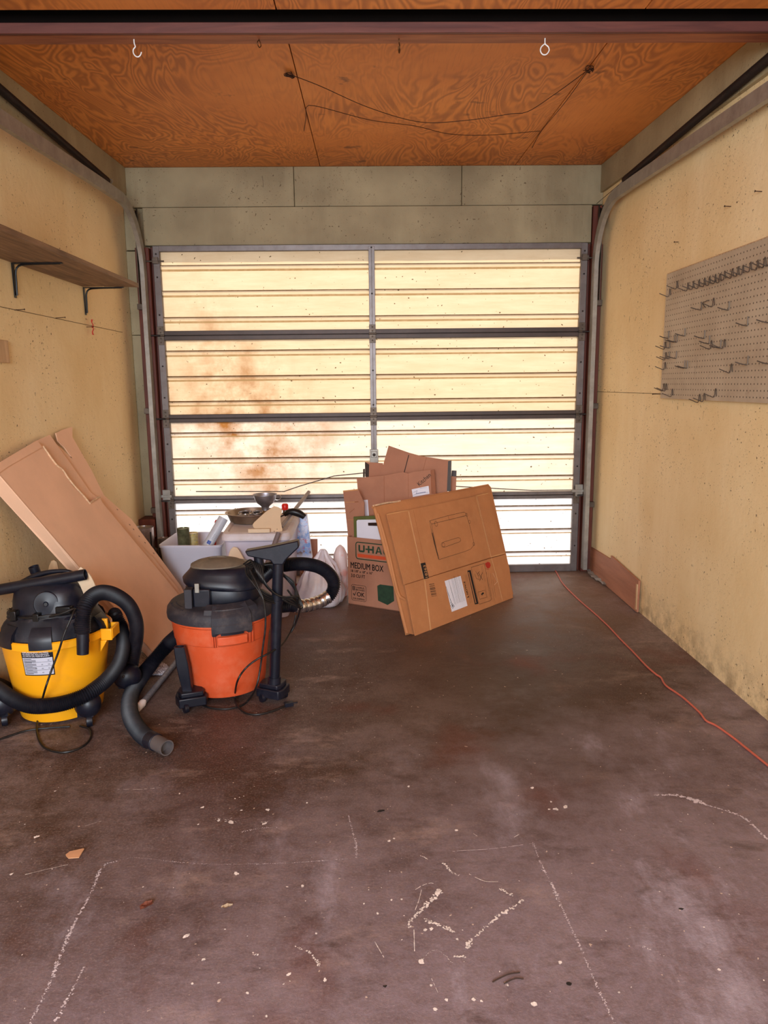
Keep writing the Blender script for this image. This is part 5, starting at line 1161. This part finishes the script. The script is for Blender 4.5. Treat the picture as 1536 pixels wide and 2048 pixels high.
# beige plates
S1 = Sheet((-.55, -.93, ZL+.001), (.12, -1, .75))
pp = [(828, 322), (900, 340), (950, 372), (948, 420), (930, 480), (935, 560), (962, 690), (935, 735), (880, 745), (800, 722), (700, 705), (560, 682), (512, 650), (498, 610), (520, 575), (600, 500), (700, 410)]
bp_ = obj('scoop', MB().prism([S1.at(*B_(*q)) for q in pp], -S1.N*.008), M_beige, label='beige triangular plastic scoop leaning on the pan on the tote lid', cat='scoop', bev=.002, smooth=30)
mb = MB()
for q in ((625, 690), (832, 710), (877, 678)): mb.lathe([(.0022, 0), (.0022, .001), (.001, .0015)], S1.at(*B_(*q), .0002), S1.N, 8)
obj('rivet', mb, M_dark, bp_)
r0 = W(*B_(385, 778), 'z', ZL+.012)
obj('beige_block', MB().box((r0.x, -.955, .4905), (r0.x+.118, -.935, .512)), M_beige, label='small flat beige block on the front edge of the tote lid', cat='block', bev=.002)
S2 = Sheet((-.75, -1.04, .2), (.05, -1, .15))
pp = [(115, 1150), (140, 1040), (165, 985), (205, 950), (262, 962), (300, 1010), (350, 1100), (420, 1220), (600, 1500), (60, 1500)]
obj('scoop', MB().prism([S2.at(*B_(*q)) for q in pp], -S2.N*.010), M_beige, label='beige pointed plastic piece standing in front of the tote, behind the orange vacuum', cat='scoop', bev=.002, smooth=30)
# poles
M_gpole = mat('grey_mop_pole', (128, 116, 118), .45, .3, .1)
g0, g1 = W(*B_(935, 650), 'z', .502), W(*B_(1362, 110), 'y', -.05)
pipe(g1, g0, .0115, M_gpole, 'pole', label='grey pole lying across the tote lid toward the roll door', cat='pole')
g0, g1 = W(*B_(900, 735), 'y', -1.02), W(*B_(600, 1120), 'y', -1.20); g2 = g0+(g1-g0)*((.02-g0.z)/(g1.z-g0.z)) if g1.z < g0.z else g1
g2 = Vector((g1.x-.10, -1.33, .012))
mb_ = pipe(g0, g2, .0130, M_gpole, 'pole', label='brownish grey tube with an open end leaning against the front of the tote', cat='pole')
# dark handled brush above the tote
hn = [W(*B_(945, 480), 'y', -.62), W(*B_(985, 460), 'y', -.62), W(*B_(1040, 425), 'y', -.62), W(*B_(1120, 412), 'y', -.62), W(*B_(1200, 432), 'y', -.62), W(*B_(1270, 470), 'y', -.62), W(*B_(1300, 492), 'y', -.62)]
kn = thing('knife', hn[0], 'curved black handle of a utensil lying over the grey pole at the tote', 'utensil')
obj('handle', MB().tube(spline(hn[1:], 26), lambda t: .016+.009*math.sin(PI*t)-.005*(1-t), 14), M_blackmetal, kn)
obj('blade_tang', MB().cyl(hn[0]+(hn[0]-hn[1])*1.4, hn[1], .004, 10), M_dark, kn)
# bottle with red cap behind the tote
bc = W(570, 1013, 'y', -.27)
bt_ = thing('bottle', (bc.x, -.27, 0), 'brown bottle with a bright red cap behind the tote', 'bottle')
obj('body', MB().lathe([(.034, .002), (.036, .01), (.036, bc.z-.10), (.030, bc.z-.06), (.015, bc.z-.035), (.014, bc.z-.015)], (bc.x, -.27, 0), seg=28), mat('brown_glass', (92, 52, 34), .15), bt_)
obj('cap', MB().lathe([(.019, bc.z-.020), (.021, bc.z-.012), (.021, bc.z+.010), (.015, bc.z+.018), (.001, bc.z+.019)], (bc.x, -.27, 0), (0.0, 0, 1), 24), mat('red_cap', (232, 30, 20), .35), bt_)
rc = W(434, 1044, 'y', -.33); obj('red_stick', MB().lathe([(.010, -.012), (.014, -.006), (.014, .008), (.004, .014)], rc, (.5, -.2, 1), 18).cyl(rc+Vector((-.004, 0, -.01)), Vector((rc.x-.05, -.33, .01)), .006, 8), M_red, label='small red tipped stick between the bin and the tote', cat='stick')
# gift bag, small open carton
P0 = Vector((-.40, -.46, .2)); SG = Sheet(P0, (.05, -1, .12))
C_ = lambda x, y: (440+x/7.68, 970+y/7.68)
t = NT('painted_bag_print'); v = t.pos(True); n1 = t.noise(v, 26, 6, .7); n2 = t.noise(v, 60, 4)
c = t.mix(t.ramp(n1, .38, .6), S((92, 140, 214)), S((206, 214, 240))); c = t.mix(t.ramp(n2, .58, .66), c, S((200, 96, 112)))
z = t.sep(v)[2]; lowb = t.ramp(z, .262, .235); mixn = t.math('MULTIPLY', t.ramp(z, .30, .27), t.ramp(n1, .45, .55)); c = t.mix(mixn, c, S((112, 70, 62))); c = t.mix(lowb, c, S((214, 220, 238)))
t.col(c); t.rough(.3)
gb = [SG.at(588, 1028), SG.at(613, 1030), SG.at(619, 1078), SG.at(624, 1117), SG.at(604, 1121), SG.at(580, 1124), SG.at(578, 1060)]
bag_ = obj('gift_bag', MB().prism(gb, Vector((0, .055, 0))), t.m, label='blue picture-printed gift bag standing at the right of the tote', cat='bag', smooth=0)
x0 = W(581, 1150, 'y', -.52).x; x1 = W(616, 1150, 'y', -.52).x
zt_ = W(600, 1146, 'y', -.52).z; zb_ = .004
cb = thing('small_carton', (x0, -.5, 0), 'small open brown carton with a red stripe, between the tote and the white bag', 'cardboard box')
xa, xb, ya, yb2 = -.452, x1, -.52, -.36
mb = MB().box((xa, ya, zb_), (xb, ya+.004, zt_)).box((xa, yb2-.004, zb_), (xb, yb2, zt_)).box((xa, ya, zb_), (xa+.004, yb2, zt_)).box((xb-.004, ya, zb_), (xb, yb2, zt_)).box((xa, ya, zb_), (xb, yb2, zb_+.004))
sc_o = obj('carton', mb, M_cb3, cb, smooth=0)
obj('flap', MB().prism([(xb, ya, zt_), (xb, yb2, zt_), (xb+.055, yb2, zt_+.05), (xb+.055, ya, zt_+.05)], (0, 0, .004)), M_cb3, cb, smooth=0)
obj('flap', MB().prism([(xa, yb2, zt_), (xb, yb2, zt_), (xb, yb2+.02, zt_+.08), (xa, yb2+.02, zt_+.08)], (0, .004, 0)), M_cb3, cb, smooth=0)
SB = Sheet((0, ya-.0005, 0), (0, -1, 0)); mb = MB()
SB.patch(mb, [(584, 1172), (615, 1157), (615, 1165), (586, 1179)], .0006); obj('red_stripe', mb, M_redp, sc_o, smooth=0, recalc=False)
bb_ = Sheet((-.35, -.30, .1), (0, -1, .05)); obj('cardboard_sheet', MB().prism([bb_.at(600, 1078), bb_.at(635, 1078), bb_.at(636, 1205), bb_.at(600, 1205)], -bb_.N*.005), M_cb2, label='upright brown cardboard panel behind the gift bag', cat='cardboard', smooth=0)
# white plastic bag
bagm = NT('white_plastic_bag'); v = bagm.pos(True); bagm.col(bagm.mix(bagm.ramp(bagm.noise(v, 9, 4), .3, .7), S((222, 214, 224)), S((244, 240, 244)))); bagm.rough(.32)
bagm.b.inputs['Subsurface Weight'].default_value = .25; bagm.b.inputs['Subsurface Radius'].default_value = (.03, .02, .02)
mb = MB(); rs = []; cb_ = Vector((-.325, -.665, 0)); N_ = 72
for j, (z, r) in enumerate(((.002, .105), (.012, .128), (.04, .140), (.08, .142), (.12, .132), (.16, .116), (.20, .096), (.235, .074), (.265, .050), (.290, .032), (.312, .022), (.330, .012))):
    ring = []
    for i in range(N_):
        a = 2*PI*i/N_; p = Vector((math.cos(a), math.sin(a), z*6)); f = 1+.16*mnoise.noise(p*1.7)+.10*abs(mnoise.noise(p*4.2))*(1+j*.12)+(.10+.02*j)*math.sin(a*9+3*mnoise.noise(p*2))*(j/12)
        sh = .055*(z/.33)**2
        q = cb_+Vector((r*f*math.cos(a)*.96+sh*.3, r*f*math.sin(a)*.85, z+.014*mnoise.noise(p*3)*(1 if 0 < j < 11 else 0)))
        ring.append(q)
    rs.append(ring)
for ring in rs:
    for q in ring:      # stay clear of the moving box
        n_ = Vector((-.868, .496, 0)); d = (q-Vector((-.175, -.675, 0))).dot(n_)
        if d < .008: q += n_*(.008-d)
mb.rings(rs)
obj('plastic_bag', mb, bagm.m, label='white knotted plastic bag slumped on the floor left of the moving box', cat='bag', smooth=60)
rp = W(682, 1112, 'y', -.52)
mb = MB(); rs = []
for j, (z, r) in enumerate(((.002, .05), (.08, .062), (.18, .060), (.26, .050), (.30, .030), (.318, .008))):
    rs.append([Vector((-.215+r*(1+.2*mnoise.noise(Vector((math.cos(2*PI*i/40)*2, math.sin(2*PI*i/40)*2, z*9))))*math.cos(2*PI*i/40)*.75, -.50+r*(1+.15*mnoise.noise(Vector((math.cos(2*PI*i/40)*2, 5, z*9))))*math.sin(2*PI*i/40)*.6, z)) for i in range(40)])
for ring in rs:
    for q in ring:
        n_ = Vector((-.868, .496, 0)); d = (q-Vector((-.175, -.675, 0))).dot(n_)
        if d < .006: q += n_*(.006-d)
mb.rings(rs); pk = NT('pink_plastic_bag'); v = pk.pos(True); pk.col(pk.mix(pk.ramp(pk.noise(v, 12, 3), .50, .66), S((244, 226, 224)), S((240, 178, 166)))); pk.rough(.35)
obj('plastic_bag', mb, pk.m, label='pinkish plastic bag wedged between the white bag and the moving box', cat='bag', smooth=60)
# cans at the left wall
lc_ = Vector((-1.455, -.285, .262))
can((lc_.x, lc_.y, .002), .074, .255, mat('grey_can', (128, 116, 108), .4, .6), 'paint_can', 'large dull paint can under the smaller can at the left wall', 'paint can')
pc2 = can((lc_.x, lc_.y, .2585), .060, .145, mat('pinkish_grey_can', (170, 156, 156), .35, .6, .15, 20, (224, 214, 210), .6), 'paint_can', 'silver paint can on top of the stack by the left door post', 'paint can')
obj('lid', MB().lathe([(.052, .137), (.052, .146), (.045, .147), (.044, .141), (.001, .141)], (lc_.x, lc_.y, .2585), seg=32), M_tin, pc2)
mb = MB(); rs = []
for k in range(9):
    z = .27+.0135*k; rs.append([Vector((lc_.x+.0605*math.cos(math.radians(a)), lc_.y+.0605*math.sin(math.radians(a)), z)) for a in (-38, -34, -30, -26)])
obj('drip_mark', mb.rings(rs, False, False), M_inkb, pc2, recalc=False)
sc2 = W(319, 1080, 'z', .33)
can((-1.352, -.235, .002), .034, .320, mat('small_tin_can', (150, 132, 118), .35, .7), 'tin_can', 'narrow tin can between the paint cans and the white bin', 'can')
# pale folded cloth in front of the cans
mb = MB(); rs = []
for j in range(9):
    t_ = j/8; c = Vector((-1.478+.13*t_, -.44-.01*t_, .02)); zt2 = .372-.25*t_**1.6
    rs.append([c+Vector((.012*math.sin(k), .02*math.cos(k*1.7)+.006*math.sin(j*2.3+k), zt2*k/6)) for k in range(7)])
mb.rings(rs, False, False); bmesh.ops.solidify(mb.b, geom=mb.b.faces[:], thickness=.012)
obj('folded_cloth', mb, mat('pale_cloth', (214, 206, 200), .9, var=.08), label='pale folded cloth between the leaning carton and the paint cans', cat='cloth', smooth=60)
# tan paddle seen behind the yellow vacuum
SP = Sheet((-1.36, -1.72, .4), (.25, -1, .1))
pd = [(93, 1152), (98, 1132), (102, 1122), (108, 1120), (114, 1124), (118, 1142), (121, 1180), (118, 1330), (96, 1330)]
obj('paddle', MB().prism([SP.at(*q) for q in pd], -SP.N*.012), M_chip, label='rounded tan wooden paddle standing behind the yellow vacuum', cat='paddle', bev=.002, smooth=30)
